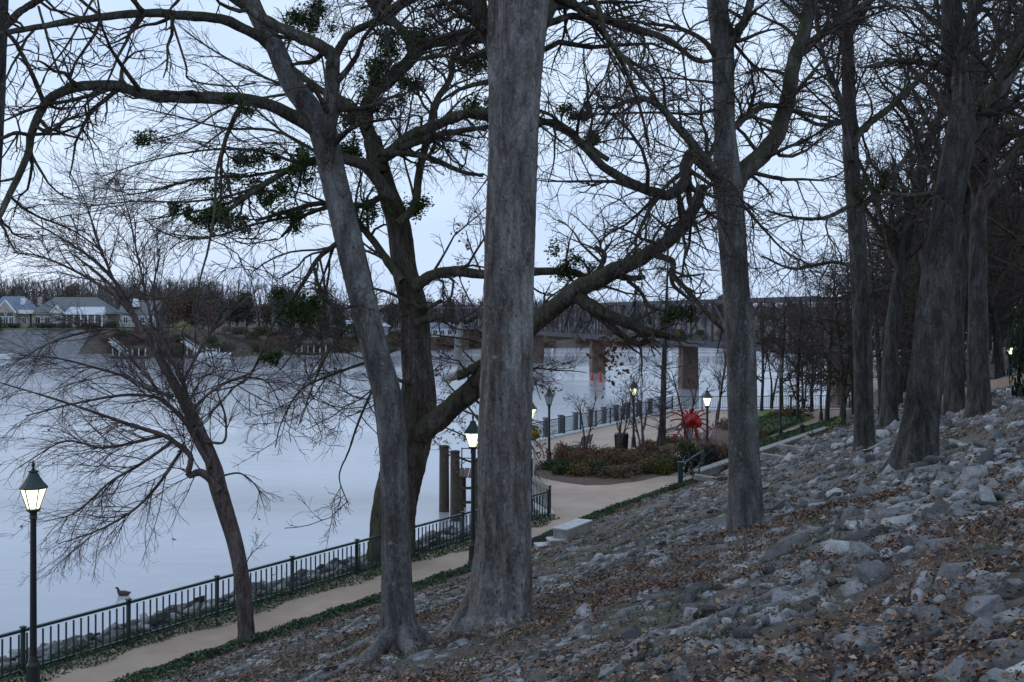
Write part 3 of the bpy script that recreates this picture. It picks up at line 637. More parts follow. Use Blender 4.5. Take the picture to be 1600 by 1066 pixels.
# --- slimmer trunk beside it, leaning left
Y = float(B_SECOND[1]); b = B_SECOND.copy(); b[2] -= .28
tr = px_poly([(630, 1052, 60), (623, 980, 50), (620, 900, 47), (618, 800, 44), (615, 720, 42), (611, 660, 45), (603, 608, 44), (588, 555, 42), (574, 500, 42), (550, 400, 42), (526, 300, 41), (503, 205, 42), (480, 165, 36), (455, 130, 32), (428, 70, 28), (400, 20, 26), (375, -60, 22), (330, -240, 12)], Y, Y + .6, 60)
lm = [px_poly([(520, 290), (511, 235), (516, 180), (520, 110), (515, 82), (480, 62), (430, 40), (370, 0), (300, -50)], Y + .33, Y - .6, w0=27, w1=14, K=24),
      px_poly([(492, 205), (455, 180), (400, 158), (330, 152), (262, 152), (215, 145), (175, 133), (120, 137), (80, 152), (58, 185), (48, 215), (44, 240), (22, 290), (0, 335), (-20, 380)], Y + .33, Y - 1.6, w0=22, w1=8, K=36),
      px_poly([(68, 160), (52, 120), (25, 68), (8, 50)], Y + .33 - 1.5, Y - 1.7, w0=8, w1=6),
      px_poly([(430, 80), (405, 58), (350, 32), (290, 25), (230, 20), (160, 27), (110, 33), (60, 42), (15, 50), (-40, 60)], Y + .33 + .2, Y - 1.7, w0=18, w1=7, K=30),
      px_poly([(225, 20), (212, 5), (190, -30)], Y + .33 - .9, Y - 1, w0=9, w1=7),
      px_poly([(48, 212), (25, 208), (0, 217), (-30, 225)], Y + .33 - 1.5, Y - 1.6, w0=7, w1=5),
      px_poly([(546, 368), (522, 384), (497, 404), (480, 432), (455, 470), (430, 500), (405, 560), (380, 598), (330, 612)], Y + .33, Y - .8, w0=10, w1=2),
      px_poly([(492, 420), (500, 450), (530, 490), (545, 520)], Y + .33, Y - .3, w0=6, w1=2),
      px_poly([(520, 95), (545, 55), (590, 30), (640, -10)], Y + .33, Y + .5, w0=14, w1=8),
      px_poly([(385, 160), (365, 185), (340, 260), (335, 330), (325, 390), (312, 440), (305, 500)], Y + .33 - .4, Y - .5, w0=7, w1=2),
      px_poly([(265, 22), (290, 100), (297, 125), (360, 135), (400, 130)], Y + .33 - .8, Y - .6, w0=4, w1=2),
      px_poly([(60, 10), (85, 95), (100, 130), (112, 138)], Y + .33 - 1.2, Y - 1.3, w0=4, w1=2),
      px_poly([(150, -10), (105, 70), (75, 110), (60, 145)], Y + .33 - 1.2, Y - 1.5, w0=4, w1=2)]
r_ = np.random.default_rng(22); ex = top_limbs(P(380, -60, Y + .6), 6, 3.4, .1, r_)
SPEC_2 = [dict(SPEC_BIG[0], dens=3.2, ang=(40, 85), lmax=1.7), dict(SPEC_BIG[1], dens=4.6, lmax=1.5), dict(SPEC_BIG[2], dens=8.0)]
t2, lv2 = traced_tree("shade_tree", "slender grey trunk leaning left with a long limb arching over the river", "tree", b, tr, lm, "bark_smooth", "bark_dark", SPEC_2, 32, dict(sides=48, rings=130, flare=3.1, flare_h=.27, roots=4, flute=.03), extra_limbs=ex)

add_roots(t2, b, 6, .3, .85, 17, "bark_smooth")
# --- mossy old tree on the river bank behind it
bx, by = FENCE[1] + fd * 13.4 + fn * 1.1; b = np.array([bx, by, 1.7]); Y = by
tr = px_poly([(604, 905, 72), (612, 850, 66), (620, 780, 62), (634, 720, 64), (650, 655, 62), (656, 600, 50), (652, 550, 46), (648, 485, 44), (632, 420, 38), (622, 350, 38), (604, 300, 30), (590, 255, 30), (580, 215, 26)], Y, Y + 1, 50)
lm = [px_poly([(655, 680), (690, 650), (735, 610), (790, 550), (845, 498), (900, 455), (965, 422), (1020, 392), (1055, 368), (1085, 325), (1100, 290)], Y, Y - 5.5, w0=38, w1=15, K=36),
      px_poly([(900, 462), (925, 478), (965, 498), (1000, 513), (1030, 522), (1062, 530)], Y - 3.2, Y - 3.8, w0=22, w1=9),
      px_poly([(905, 470), (940, 498), (980, 530), (1000, 537), (1022, 530)], Y - 3.2, Y - 3.0, w0=14, w1=7),
      px_poly([(955, 428), (985, 435), (1008, 433)], Y - 3.6, Y - 3.7, w0=13, w1=7),
      px_poly([(980, 438), (1000, 455), (1015, 478), (1040, 487)], Y - 3.6, Y - 4.0, w0=7, w1=4),
      px_poly([(1020, 398), (1050, 408), (1052, 430), (1075, 455), (1110, 495), (1135, 520)], Y - 4.4, Y - 5, w0=11, w1=6),
      px_poly([(1050, 420), (1052, 445), (1080, 470)], Y - 4.4, Y - 4.4, w0=9, w1=4),
      px_poly([(648, 448), (665, 436), (700, 424), (760, 428), (840, 424), (890, 425), (925, 432), (945, 400), (930, 385)], Y, Y - 1.5, w0=20, w1=6, K=26),
      px_poly([(650, 505), (690, 495), (720, 505), (745, 495)], Y, Y - 1, w0=12, w1=6),
      px_poly([(628, 440), (600, 400), (570, 360), (540, 330), (500, 318), (450, 330), (400, 345)], Y, Y + 1.5, w0=14, w1=5, K=24),
      px_poly([(610, 310), (575, 262), (545, 250), (520, 245), (460, 262), (410, 290), (355, 330)], Y, Y - 2.0, w0=22, w1=7, K=24),
      px_poly([(590, 250), (612, 238), (640, 215), (665, 203), (700, 188), (735, 177), (790, 178), (850, 190), (900, 215), (950, 250)], Y, Y - 2.5, w0=22, w1=8, K=28),
      px_poly([(625, 232), (680, 212), (730, 203), (790, 195)], Y - .4, Y - 1.2, w0=13, w1=6),
      px_poly([(592, 270), (580, 222), (572, 185), (580, 150), (605, 128), (640, 95), (665, 70), (710, 62), (755, 60), (800, 58)], Y, Y + 1.5, w0=24, w1=16, K=28),
      px_poly([(648, 92), (634, 55), (612, 28), (600, -10), (590, -60)], Y + .6, Y + 1.2, w0=16, w1=11),
      px_poly([(622, 350), (648, 320), (655, 270), (672, 195), (684, 155), (703, 125), (710, 88), (740, 62)], Y - .2, Y + 1.2, w0=14, w1=8, K=24),
      px_poly([(575, 200), (545, 165), (500, 140), (450, 100), (420, 60)], Y, Y + 1, w0=15, w1=6),
      px_poly([(606, 300), (570, 320), (520, 322), (470, 340), (440, 370)], Y, Y + 1, w0=11, w1=4),
      px_poly([(590, 238), (640, 240), (680, 250), (720, 268), (755, 275)], Y - .3, Y - .8, w0=12, w1=5),
      px_poly([(640, 600), (605, 590), (585, 605), (560, 660), (545, 705), (530, 745), (545, 790)], Y, Y - 2.5, w0=6, w1=1.4),
      px_poly([(620, 545), (575, 565), (520, 585), (470, 610), (440, 660), (430, 700)], Y, Y - 2.0, w0=6, w1=1.4),
      px_poly([(610, 480), (560, 500), (520, 540), (490, 600), (470, 660)], Y, Y - 1.0, w0=6, w1=1.4),
      px_poly([(690, 470), (660, 480), (600, 455), (545, 445)], Y - .2, Y + .4, w0=7, w1=3)]
SPEC_R = [dict(SPEC_BIG[0], dens=2.4, lmin=.8, lmax=3.2, rtip=.012, wob=.26), dict(SPEC_BIG[1], dens=3.3, lmax=1.8, rtip=.007, wob=.24), dict(SPEC_BIG[2], dens=7.0, lmin=.35, lmax=1.05, rtip=.0052)]
r_ = np.random.default_rng(23); ex = top_limbs(P(600, 40, Y + 1), 6, 6, .16, r_, up=.25)
rv, lvr = traced_tree("river_tree", "mossy dark old tree on the water's edge with a limb sweeping right", "tree", b, tr, lm, "bark_dark", "bark_dark", SPEC_R, 33, dict(sides=44, rings=110, flare=1.5, flare_h=.8, roots=5, flute=.09), extra_limbs=ex)
# long fine shoots fanning out over the water on its left side
fan = [px_poly(q, Y + d0, Y + d1, w0=5.5, w1=1.3, K=24) for q, d0, d1 in [([(470, 257), (400, 235), (320, 235), (240, 250), (160, 275)], -1, -2.4), ([(460, 262), (390, 275), (310, 280), (230, 300), (150, 310)], -1, -1.2), ([(450, 266), (380, 300), (300, 315), (210, 315), (120, 325)], -1.2, -3), ([(505, 243), (430, 205), (350, 200), (270, 180), (200, 165)], -.6, -1.5), ([(420, 284), (350, 320), (280, 335), (200, 350)], -1.4, -.4), ([(500, 140), (450, 135), (380, 105), (320, 70), (280, 40)], .4, .5), ([(500, 141), (430, 150), (360, 165), (290, 205), (210, 225)], .5, -.6), ([(470, 336), (400, 350), (330, 370), (260, 365)], .8, 0), ([(535, 249), (470, 225), (410, 180), (360, 130), (320, 100)], -.4, .8)]]
add_limbs(rv, fan, M["bark_dark"], b, 300)
fl1, fl2, fl3 = twig_out(fan, [dict(dens=2.6, ratio=.5, lmin=.8, lmax=3.2, ang=(14, 42), m=8, wob=.09, t0=.08, rfac=.5, rmax=.018, rtip=.007, grav=-.02), dict(dens=2.8, ratio=.5, lmin=.5, lmax=1.5, ang=(15, 45), m=5, wob=.12, rfac=.6, rmax=.01, rtip=.006, grav=-.02), dict(dens=2.4, ratio=.55, lmin=.3, lmax=.8, ang=(18, 50), m=3, wob=.12, rfac=.7, rmax=.007, rtip=.005)], np.random.default_rng(91))
add_crown(rv, b, [], [(fl1[0], fl1[1], 4), (fl2[0], fl2[1], 3), (fl3[0], fl3[1], 3)], M["bark_dark"], M["twig"])
r_ = np.random.default_rng(5)
for px, py, rr, n, dy in [(352, 338, 30, 260, -2), (330, 345, 22, 160, -2), (430, 300, 34, 300, -1.2), (395, 250, 26, 170, -1.5), (470, 250, 32, 260, -1), (545, 175, 30, 240, 0), (590, 160, 26, 200, 0), (600, 112, 28, 240, .5), (575, 130, 24, 170, .3), (660, 60, 26, 200, 1), (735, 102, 30, 260, 1), (610, 70, 34, 300, .5), (480, 20, 28, 240, .5), (500, 42, 20, 140, .5), (705, 18, 36, 260, 1), (540, 240, 32, 260, 0), (520, 215, 24, 170, 0), (575, 330, 26, 200, 0), (460, 345, 22, 150, .5), (650, 325, 22, 150, 0), (745, 170, 22, 150, -.8), (760, 175, 18, 120, -.8), (930, 215, 16, 120, -2.5), (905, 175, 22, 150, -2), (885, 415, 26, 180, -1.4), (1078, 490, 20, 200, -4.2), (350, 285, 24, 130, -1.6), (235, 215, 18, 70, -1.6), (275, 330, 20, 110, -1.8), (640, 130, 22, 150, .6), (690, 215, 20, 120, -.6)]:
    clump_of_leaves(rv, b, P(px + r_.uniform(-4, 4), py, Y + dy), rr * Y / F * .8, int(n * 5), M["mistletoe_leaf"], size=.12, rng=r_)
# mistletoe on the slender trunk's hanging branch
b2 = np.array(t2.location); Y2 = B_SECOND[1]
for px, py, rr, n in [(440, 465, 22, 170), (478, 485, 26, 220), (495, 470, 20, 130), (425, 552, 16, 120), (470, 500, 18, 90), (360, 155, 12, 50), (385, 170, 14, 60)]:
    clump_of_leaves(t2, b2, P(px, py, Y2 - .4), rr * Y2 / F * .85, int(n * 4), M["mistletoe_leaf"], size=.05, rng=r_)
# pale broken limb hung up in the river tree
Q, R = px_poly([(722, 506, 10), (716, 530, 12), (716, 555, 12), (722, 574, 14), (712, 588, 13), (690, 592, 10)], Y - 1.5, Y - 1.2, 20); V, Fq = rough_limb(Q, R, 24, 10, 3); link("broken_limb", mesh_from("broken_limb", local(V, b), Fq, True), M["dead_wood"], rv)
Q, R = px_poly([(715, 588, 15), (735, 578, 14), (765, 560, 14)], Y - 1.4, Y - 1.2, 20); V, Fq = rough_limb(Q, R, 20, 10, 4); link("limb", mesh_from("limb", local(V, b), Fq, True), M["bark_dark"], rv)
# dry brown leaf cluster hanging from the long limb
pc = P(955, 555, Y - 3.4); p_ = pc + r_.normal(0, 1, (170, 3)) * np.array([.28, .25, .5]); V, Fc = leaf_cards(p_ - b, np.full(170, .17), .5, r_); o = link("dry_leaves", mesh_from("dry_leaves", V, Fc), M["dry_leaf"], rv); o["kind"] = "stuff"

# --- small leaning tree beside the path
b = flat(385, 1008, 2.25); Y = b[1]
tr = px_poly([(386, 1022, 27), (385, 990, 25), (382, 950, 24), (377, 900, 24), (367, 850, 24), (352, 800, 25), (340, 760, 26), (335, 735, 25), (322, 695, 17), (300, 655, 16), (272, 600, 14), (240, 545, 12), (215, 505, 10), (190, 465, 7), (150, 425, 4), (110, 395, 2)], Y, Y + .6, 50)
lm = [px_poly([(342, 768), (330, 750), (312, 738), (295, 742), (298, 715), (285, 700), (255, 680), (200, 663), (150, 645), (80, 622), (0, 598)], Y, Y - .8, w0=14, w1=2, K=28),
      px_poly([(338, 755), (333, 720), (315, 670), (296, 630), (283, 590), (262, 550), (245, 500), (240, 450), (250, 400)], Y, Y + .6, w0=13, w1=2, K=26),
      px_poly([(330, 730), (312, 700), (290, 660), (265, 635), (240, 620), (190, 618), (120, 630), (40, 650)], Y, Y + .5, w0=10, w1=2),
      px_poly([(270, 620), (240, 610), (200, 590), (150, 575), (90, 560), (30, 555)], Y, Y - .5, w0=7, w1=1.6),
      px_poly([(215, 510), (195, 460), (150, 410), (100, 375), (40, 340)], Y + .5, Y + 1, w0=7, w1=1.5),
      px_poly([(205, 490), (170, 455), (110, 420), (60, 400), (20, 395)], Y + .4, Y - .4, w0=6, w1=1.5),
      px_poly([(190, 465), (170, 420), (150, 370), (135, 320), (110, 270)], Y + .4, Y + .9, w0=5, w1=1.3),
      px_poly([(245, 550), (230, 470), (215, 400), (200, 330), (180, 270)], Y + .3, Y + .7, w0=5, w1=1.3),
      px_poly([(285, 600), (305, 560), (330, 520), (370, 480), (400, 455)], Y + .2, Y + .8, w0=6, w1=1.5),
      px_poly([(225, 530), (180, 515), (130, 520), (70, 540), (10, 575)], Y + .3, Y - .6, w0=5, w1=1.3),
      px_poly([(258, 680), (215, 690), (160, 700), (100, 690), (30, 730)], Y - .2, Y - 1, w0=6, w1=1.5),
      px_poly([(270, 690), (220, 725), (170, 755), (120, 800), (70, 815)], Y - .2, Y - 1, w0=6, w1=1.4),
      px_poly([(285, 702), (245, 760), (205, 800), (150, 830), (90, 850)], Y - .2, Y - .5, w0=6, w1=1.4),
      px_poly([(320, 690), (350, 690), (352, 650), (340, 610), (350, 570)], Y, Y + .5, w0=5, w1=1.4),
      px_poly([(300, 640), (340, 605), (385, 590), (420, 600), (440, 640)], Y, Y + .5, w0=5, w1=1.3),
      px_poly([(342, 745), (375, 740), (400, 760), (412, 790)], Y, Y + .3, w0=3.5, w1=1),
      px_poly([(376, 905), (390, 870), (410, 850)], Y, Y - .2, w0=2, w1=.8)]
SPEC_S = [dict(dens=5.6, ratio=.6, lmin=.5, lmax=2.2, ang=(16, 50), m=8, wob=.14, t0=.15, rfac=.5, rmax=.014, rtip=.0045, grav=-.035, up=.1),
          dict(dens=5.2, ratio=.55, lmin=.3, lmax=1.1, ang=(20, 52), m=5, wob=.17, t0=.1, rfac=.6, rmax=.007, rtip=.003, grav=-.04),
          dict(dens=3.6, ratio=.6, lmin=.15, lmax=.5, ang=(20, 60), m=4, wob=.2, t0=.2, rfac=.7, rmax=.004, rtip=.0028, grav=-.03)]
st, lvs = traced_tree("small_tree", "small bare leaning tree with fine arching twigs beside the path fence", "tree", b, tr, lm, "bark_young", "bark_young", SPEC_S, 34, dict(sides=24, rings=90, flare=1.35, flare_h=.25, roots=4, flute=.06), tw="twig_red")
tips = lvs[1][0][:, -1]; p_ = tips[r_.integers(0, len(tips), 46)]; V, Fc = leaf_cards(p_ - b, np.full(46, .1), .7, r_); o = link("withered_leaves", mesh_from("withered_leaves", V, Fc), M["dry_leaf"], st); o["kind"] = "stuff"

# --- third trunk, right of centre
Y = float(B_THIRD[1]); b = B_THIRD.copy(); b[2] -= .35
tr = px_poly([(1168, 872, 54), (1164, 820, 50), (1163, 750, 49), (1160, 650, 46), (1158, 550, 45), (1150, 450, 42), (1143, 350, 42), (1137, 280, 46), (1133, 200, 32), (1131, 120, 33), (1129, 60, 36), (1120, 0, 30), (1110, -120, 24), (1100, -400, 12)], Y, Y + .4, 54)
lm = [px_poly([(1143, 365), (1142, 315), (1155, 278), (1185, 248), (1212, 215), (1230, 160), (1240, 100), (1258, 40), (1268, -20), (1280, -120)], Y + .2, Y + 1.3, w0=34, w1=16, K=28),
      px_poly([(1240, 95), (1270, 65), (1310, 35), (1360, 0), (1420, -50)], Y + .2 + .8, Y + 1.4, w0=15, w1=8),
      px_poly([(1130, 110), (1138, 75), (1152, 50), (1165, 30), (1175, -10), (1180, -60)], Y + .2, Y - .3, w0=18, w1=11),
      px_poly([(1140, 330), (1128, 285), (1108, 262), (1095, 248), (1080, 240), (1072, 262), (1070, 285), (1050, 303), (1025, 302), (985, 285), (945, 262), (915, 232), (890, 205), (860, 190), (830, 195)], Y + .2, Y - 1.8, w0=26, w1=9, K=40),
      px_poly([(1110, 262), (1085, 228), (1060, 200), (1035, 170), (1010, 155), (980, 158), (955, 168), (935, 165)], Y + .2, Y - 1.0, w0=16, w1=5, K=24),
      px_poly([(1120, 90), (1095, 60), (1050, 42), (1000, 35), (960, 20)], Y + .2, Y - .6, w0=9, w1=3),
      px_poly([(1120, 130), (1080, 125), (1040, 122), (980, 125)], Y + .2, Y - .6, w0=5, w1=2),
      px_poly([(1122, 170), (1085, 178), (1020, 176), (950, 178), (900, 180)], Y + .2, Y - .7, w0=6, w1=2),
      px_poly([(1145, 200), (1170, 180), (1200, 165), (1250, 175), (1300, 190)], Y + .2, Y + 1, w0=13, w1=5),
      px_poly([(1140, 60), (1170, 95), (1200, 120), (1235, 160)], Y + .2, Y + .5, w0=6, w1=3),
      px_poly([(1140, 300), (1165, 325), (1195, 360), (1230, 395), (1280, 420)], Y + .2, Y + 1.2, w0=6, w1=2)]
r_ = np.random.default_rng(24); ex = top_limbs(P(1115, -80, Y), 7, 4.5, .12, r_)
traced_tree("shade_tree", "straight grey trunk right of centre with a hooked limb reaching left", "tree", b, tr, lm, "bark_smooth", "bark_dark", [dict(SPEC_BIG[0], dens=3.2), dict(SPEC_BIG[1], dens=4.6), dict(SPEC_BIG[2], dens=7.5)], 35, dict(sides=44, rings=120, flare=2.2, flare_h=.4, roots=4, flute=.035), extra_limbs=ex)

# --- fourth: leaning right with flared foot
Y = float(B_FOURTH[1]); b = B_FOURTH.copy(); b[2] -= .4
tr = px_poly([(1425, 765, 64), (1432, 700, 58), (1440, 640, 52), (1449, 560, 48), (1458, 480, 46), (1472, 380, 44), (1488, 280, 43), (1500, 220, 47), (1503, 170, 38), (1490, 90, 34), (1488, 0, 30), (1480, -150, 22), (1470, -350, 12)], Y, Y + .5, 50)
lm = [px_poly([(1488, 290), (1500, 230), (1530, 180), (1565, 130), (1600, 70), (1650, 0), (1700, -80)], Y + .28, Y + 1.5, w0=40, w1=18),
      px_poly([(1500, 200), (1495, 120), (1510, 50), (1540, -20), (1560, -90)], Y + .28, Y - 1, w0=18, w1=9),
      px_poly([(1490, 120), (1450, 100), (1400, 95), (1350, 105)], Y + .28, Y - .5, w0=12, w1=4),
      px_poly([(1472, 300), (1430, 305), (1380, 300), (1340, 280)], Y + .28, Y - 1, w0=9, w1=3),
      px_poly([(1510, 170), (1550, 175), (1600, 150), (1660, 140)], Y + .28, Y - 1, w0=13, w1=6)]
r_ = np.random.default_rng(25); ex = top_limbs(P(1485, -80, Y), 7, 5.5, .15, r_, up=.15, spread=(35, 85))
traced_tree("shade_tree", "thick dark trunk leaning right with a widely flared foot on the stones", "tree", b, tr, lm, "bark_wood", "bark_dark", [dict(SPEC_BIG[0], dens=3.2, lmax=3), dict(SPEC_BIG[1], dens=4.2, rtip=.006), dict(SPEC_BIG[2], dens=6.0, rtip=.005)], 36, dict(sides=40, rings=90, flare=2.2, flare_h=.5, roots=5, flute=.07), extra_limbs=ex)

# --- fifth: straight, further off
Y = min(float(B_FIFTH[1]), 38.0); b = np.array([(1351 - 800) * Y / F, Y, 0.0]); b[2] = float(ground(b[0], b[1])) - .3
tr = px_poly([(1351, 712, 34), (1350, 660, 30), (1349, 560, 28), (1345, 450, 27), (1338, 340, 26), (1330, 240, 24), (1325, 120, 20), (1322, 0, 16), (1318, -120, 8)], Y, Y + .5, 40)
lm = [px_poly([(1330, 230), (1350, 200), (1400, 160), (1440, 120), (1470, 90), (1500, 30)], Y, Y + 1, w0=13, w1=5),
      px_poly([(1330, 250), (1310, 150), (1295, 115), (1280, 60), (1270, 0)], Y, Y - 1, w0=10, w1=5),
      px_poly([(1340, 315), (1290, 340), (1240, 340), (1200, 330)], Y, Y - 2, w0=8, w1=3),
      px_poly([(1340, 330), (1380, 290), (1430, 225), (1450, 170)], Y, Y - 1, w0=11, w1=5),
      px_poly([(1326, 190), (1280, 195), (1240, 175), (1210, 180)], Y, Y - 1.5, w0=8, w1=3),
      px_poly([(1345, 420), (1300, 410), (1240, 420), (1190, 400)], Y, Y + 1.5, w0=7, w1=3)]
r_ = np.random.default_rng(26); ex = top_limbs(P(1325, 60, Y), 9, 6, .13, r_, up=.2)
t5, _ = traced_tree("shade_tree", "straight slim grey trunk between the two thicker trunks on the stones", "tree", b, tr, lm, "bark_wood", "bark_dark", [dict(SPEC_BIG[0], dens=3.2, lmax=3.4, rtip=.012), dict(SPEC_BIG[1], dens=3.6, lmax=1.7, rtip=.009), dict(SPEC_BIG[2], dens=3.8, lmax=.9, rtip=.007)], 37, dict(sides=28, rings=70, flare=1.5, flare_h=.5, roots=4, flute=.05), extra_limbs=ex)
for px, py, rr in [(1345, 295, 20), (1370, 285, 14)]: clump_of_leaves(t5, b, P(px, py, Y - .5), rr * Y / F, 400, M["mistletoe_leaf"], size=.12, rng=r_)

# --- trunk at the left edge, mostly outside the picture
Y = 15.0; gx = (-50 - 800) * Y / F; b = np.array([gx, Y, float(ground(gx, Y)) - .3])
tr = px_poly([(-62, 1010, 60), (-55, 800, 54), (-45, 600, 52), (-32, 400, 50), (-20, 200, 48), (-12, 0, 46), (0, -200, 40), (5, -500, 20)], Y, Y, 40)
r_ = np.random.default_rng(27); ex = top_limbs(P(0, -180, Y), 6, 4, .12, r_)
traced_tree("shade_tree", "dark trunk just entering the picture at the far left edge", "tree", b, tr, [px_poly([(-10, 60), (30, 20), (90, -20), (150, -80)], Y, Y + .6, w0=14, w1=6)], "bark_wood", "bark_dark", [dict(SPEC_BIG[0], dens=1.6), dict(SPEC_BIG[1], dens=3), dict(SPEC_BIG[2], dens=4)], 38, dict(sides=28, rings=60, flare=1.5, flare_h=.5), extra_limbs=ex)

# --- red-leaved sapling behind the middle trunk
bx, by = FENCE[1] + fd * 19.3 + fn * .9; b = np.array([bx, by, 1.7]); Y = by
tr = px_poly([(770, 850, 9), (772, 760, 8), (768, 650, 7), (772, 540, 6), (765, 440, 4), (755, 360, 2)], Y, Y, 30)
lm = [px_poly(q, Y, Y + dy, w0=4, w1=1.2) for q, dy in [([(770, 720), (740, 690), (700, 670), (665, 660)], .5), ([(771, 690), (735, 640), (700, 600), (680, 575)], -.4), ([(770, 640), (800, 610), (835, 600), (860, 610)], .3), ([(771, 600), (735, 560), (710, 540), (690, 545)], .5), ([(770, 700), (810, 680), (838, 690), (850, 710)], -.3), ([(768, 520), (740, 480), (720, 440), (715, 410)], .2), ([(765, 450), (745, 410), (735, 385), (728, 360)], -.2), ([(771, 660), (720, 640), (690, 625), (665, 632)], .8), ([(770, 730), (730, 720), (700, 705), (680, 690)], .2), ([(770, 580), (810, 575), (832, 590), (845, 625)], .4)]]
rs, lv = traced_tree("red_leaf_sapling", "slim sapling holding dull red leaves behind the middle trunk", "tree", b, tr, lm, "bark_young", "bark_young", [dict(dens=4, ratio=.45, lmin=.2, lmax=.9, ang=(30, 60), m=5, wob=.15, rfac=.5, rmax=.012, rtip=.005), dict(dens=6, ratio=.5, lmin=.12, lmax=.5, m=4, wob=.15, rfac=.6, rmax=.007, rtip=.004)], 39, dict(sides=14, rings=40, flare=1.2), tw="twig_red")
pp = np.concatenate([lv[1][0][:, -1], lv[1][0][:, -2]]); pp = pp[r_.random(len(pp)) < .8]; V, Fc = leaf_cards(pp + r_.normal(0, .04, pp.shape) - b, np.full(len(pp), .13), .55, r_); o = link("red_leaves", mesh_from("red_leaves", V, Fc), M["red_leaf"], rs); o["kind"] = "stuff"

# --- generic bare trees
def bare_tree(name, h, r0, seed, spec, n_limb=9, clear=.35, limb_ratio=.42, spread=(35, 70), tmat="bark_wood", lmat="bark_dark", tw="twig", lean=(0, 0), detail=20, stems=1, limb_parts=True, flare=1.5):
    root = empty(name); r = np.random.default_rng(seed); limbs = []; Ts = []
    for s_ in range(stems):
        a = r.uniform(0, 6.28); sp = 0 if stems == 1 else .28
        pts = [np.array([0, 0, -.3])]; q = np.zeros(3); dr = np.array([lean[0] + sp * math.cos(a), lean[1] + sp * math.sin(a), 1.0])
        for i in range(7): dr = unit(dr + r.normal(0, .07, 3) + np.array([0, 0, .06])); q = q + dr * h * r.uniform(.85, 1.1) / 7; pts.append(q.copy())
        Q = resample(pts, 24); R = r0 / stems ** .6 * np.linspace(1, .12, 24) ** .8; Ts.append((Q, R))
        me = trunk_mesh("trunk", Q, R, sides=detail, rings=detail * 2, flare=flare, flare_h=r0 * 2.5, roots=5, seed=seed + s_); link("trunk" if stems == 1 else "stem", me, M[tmat], root)
        Pt, Rt = spawn(Q[None], R[None], n_limb, h * limb_ratio, ang=spread, m=10, wob=.13, t0=clear, t1=.98, rfac=.62, rtip=.014 if h > 6 else .006, up=.18, rng=r)
        limbs += [(Pt[i], Rt[i]) for i in range(len(Pt))]
    if limb_parts: add_limbs(root, limbs, M[lmat], np.zeros(3), seed)
    lv = twig_out(limbs + [(Q[12:], R[12:]) for Q, R in Ts], spec, r)
    gb = [(lv[0][0], lv[0][1], 5)]
    if not limb_parts: gb.append((np.array([q for q, _ in limbs]), np.array([w for _, w in limbs]), 6))
    add_crown(root, np.zeros(3), gb, [(a_, b_, 3) for a_, b_ in lv[1:]], M[lmat], M[tw])
    return root, lv
SPEC_W = [dict(dens=1.8, ratio=.5, lmin=.8, lmax=3.4, ang=(30, 70), m=7, wob=.18, t0=.1, rfac=.55, rmax=.07, rtip=.016, grav=.0, up=.05), dict(dens=2.0, ratio=.5, lmin=.5, lmax=1.9, ang=(30, 65), m=5, wob=.2, t0=.1, rfac=.6, rmax=.024, rtip=.01), dict(dens=2.8, ratio=.55, lmin=.4, lmax=1.1, m=4, wob=.22, t0=.15, rfac=.7, rmax=.012, rtip=.008)]

# wood climbing the slope on the right
WOODS = []
def place(proto, used, xy, s, rz, label, cat, group=None, z=None):
    o = proto if not used.get(proto.name) else copy_tree(proto); used[proto.name] = True
    zz = float(ground(xy[0], xy[1])) if z is None else z; o.location = (float(xy[0]), float(xy[1]), zz); o.scale = (s, s, s); o.rotation_euler = (0, 0, rz); tag(o, label, cat, group); return o
used = {}
pw = [bare_tree("wood_tree", 23, .38, 60, SPEC_W, 16, .3, .36)[0], bare_tree("wood_tree", 20, .28, 61, SPEC_W, 19, .12, .34, lean=(-.08, 0))[0], bare_tree("wood_tree", 16, .2, 62, SPEC_W, 20, .08, .36)[0]]
for px, py, Y, pi, s, lab in [(1390, 640, 52, 0, 1.0, "dark trunk just left of the thick leaning trunk, behind it"), (1492, 618, 47, 0, 1.05, "dark trunk behind the thick leaning trunk on its right"), (1528, 622, 40, 0, 1.0, "greyish leaning trunk nearest the upper ramp")]:
    X = (px - 800) * Y / F; o = place(pw[pi], used, (X, Y), s, px * .37, lab, "tree")
    if px == 1528: o.rotation_euler = (0, math.radians(5), .4)
r_ = np.random.default_rng(77); pts = []
tries = 0
while len(pts) < 74 and tries < 9000:
    tries += 1; Y = r_.uniform(44, 150); X = r_.uniform(.29, .56) * Y; dft = float(foot_dist(X, Y))
    if dft < 3 or (.43 < X / Y < .475 and Y < 66) or (Y < 58 and X / Y < .43) or (X / Y < .36 and Y < 72): continue
    if any(math.hypot(X - a, Y - c_) < 2.8 for a, c_ in pts): continue
    pts.append((X, Y))
for i, q in enumerate(pts): place(pw[(1, 2, 1, 2, 0)[i % 5]], used, q, r_.uniform(.75, 1.15), r_.uniform(0, 6.28), "bare tree in the dark wood that fills the upper right", "tree", "trees of the dark wood on the right")


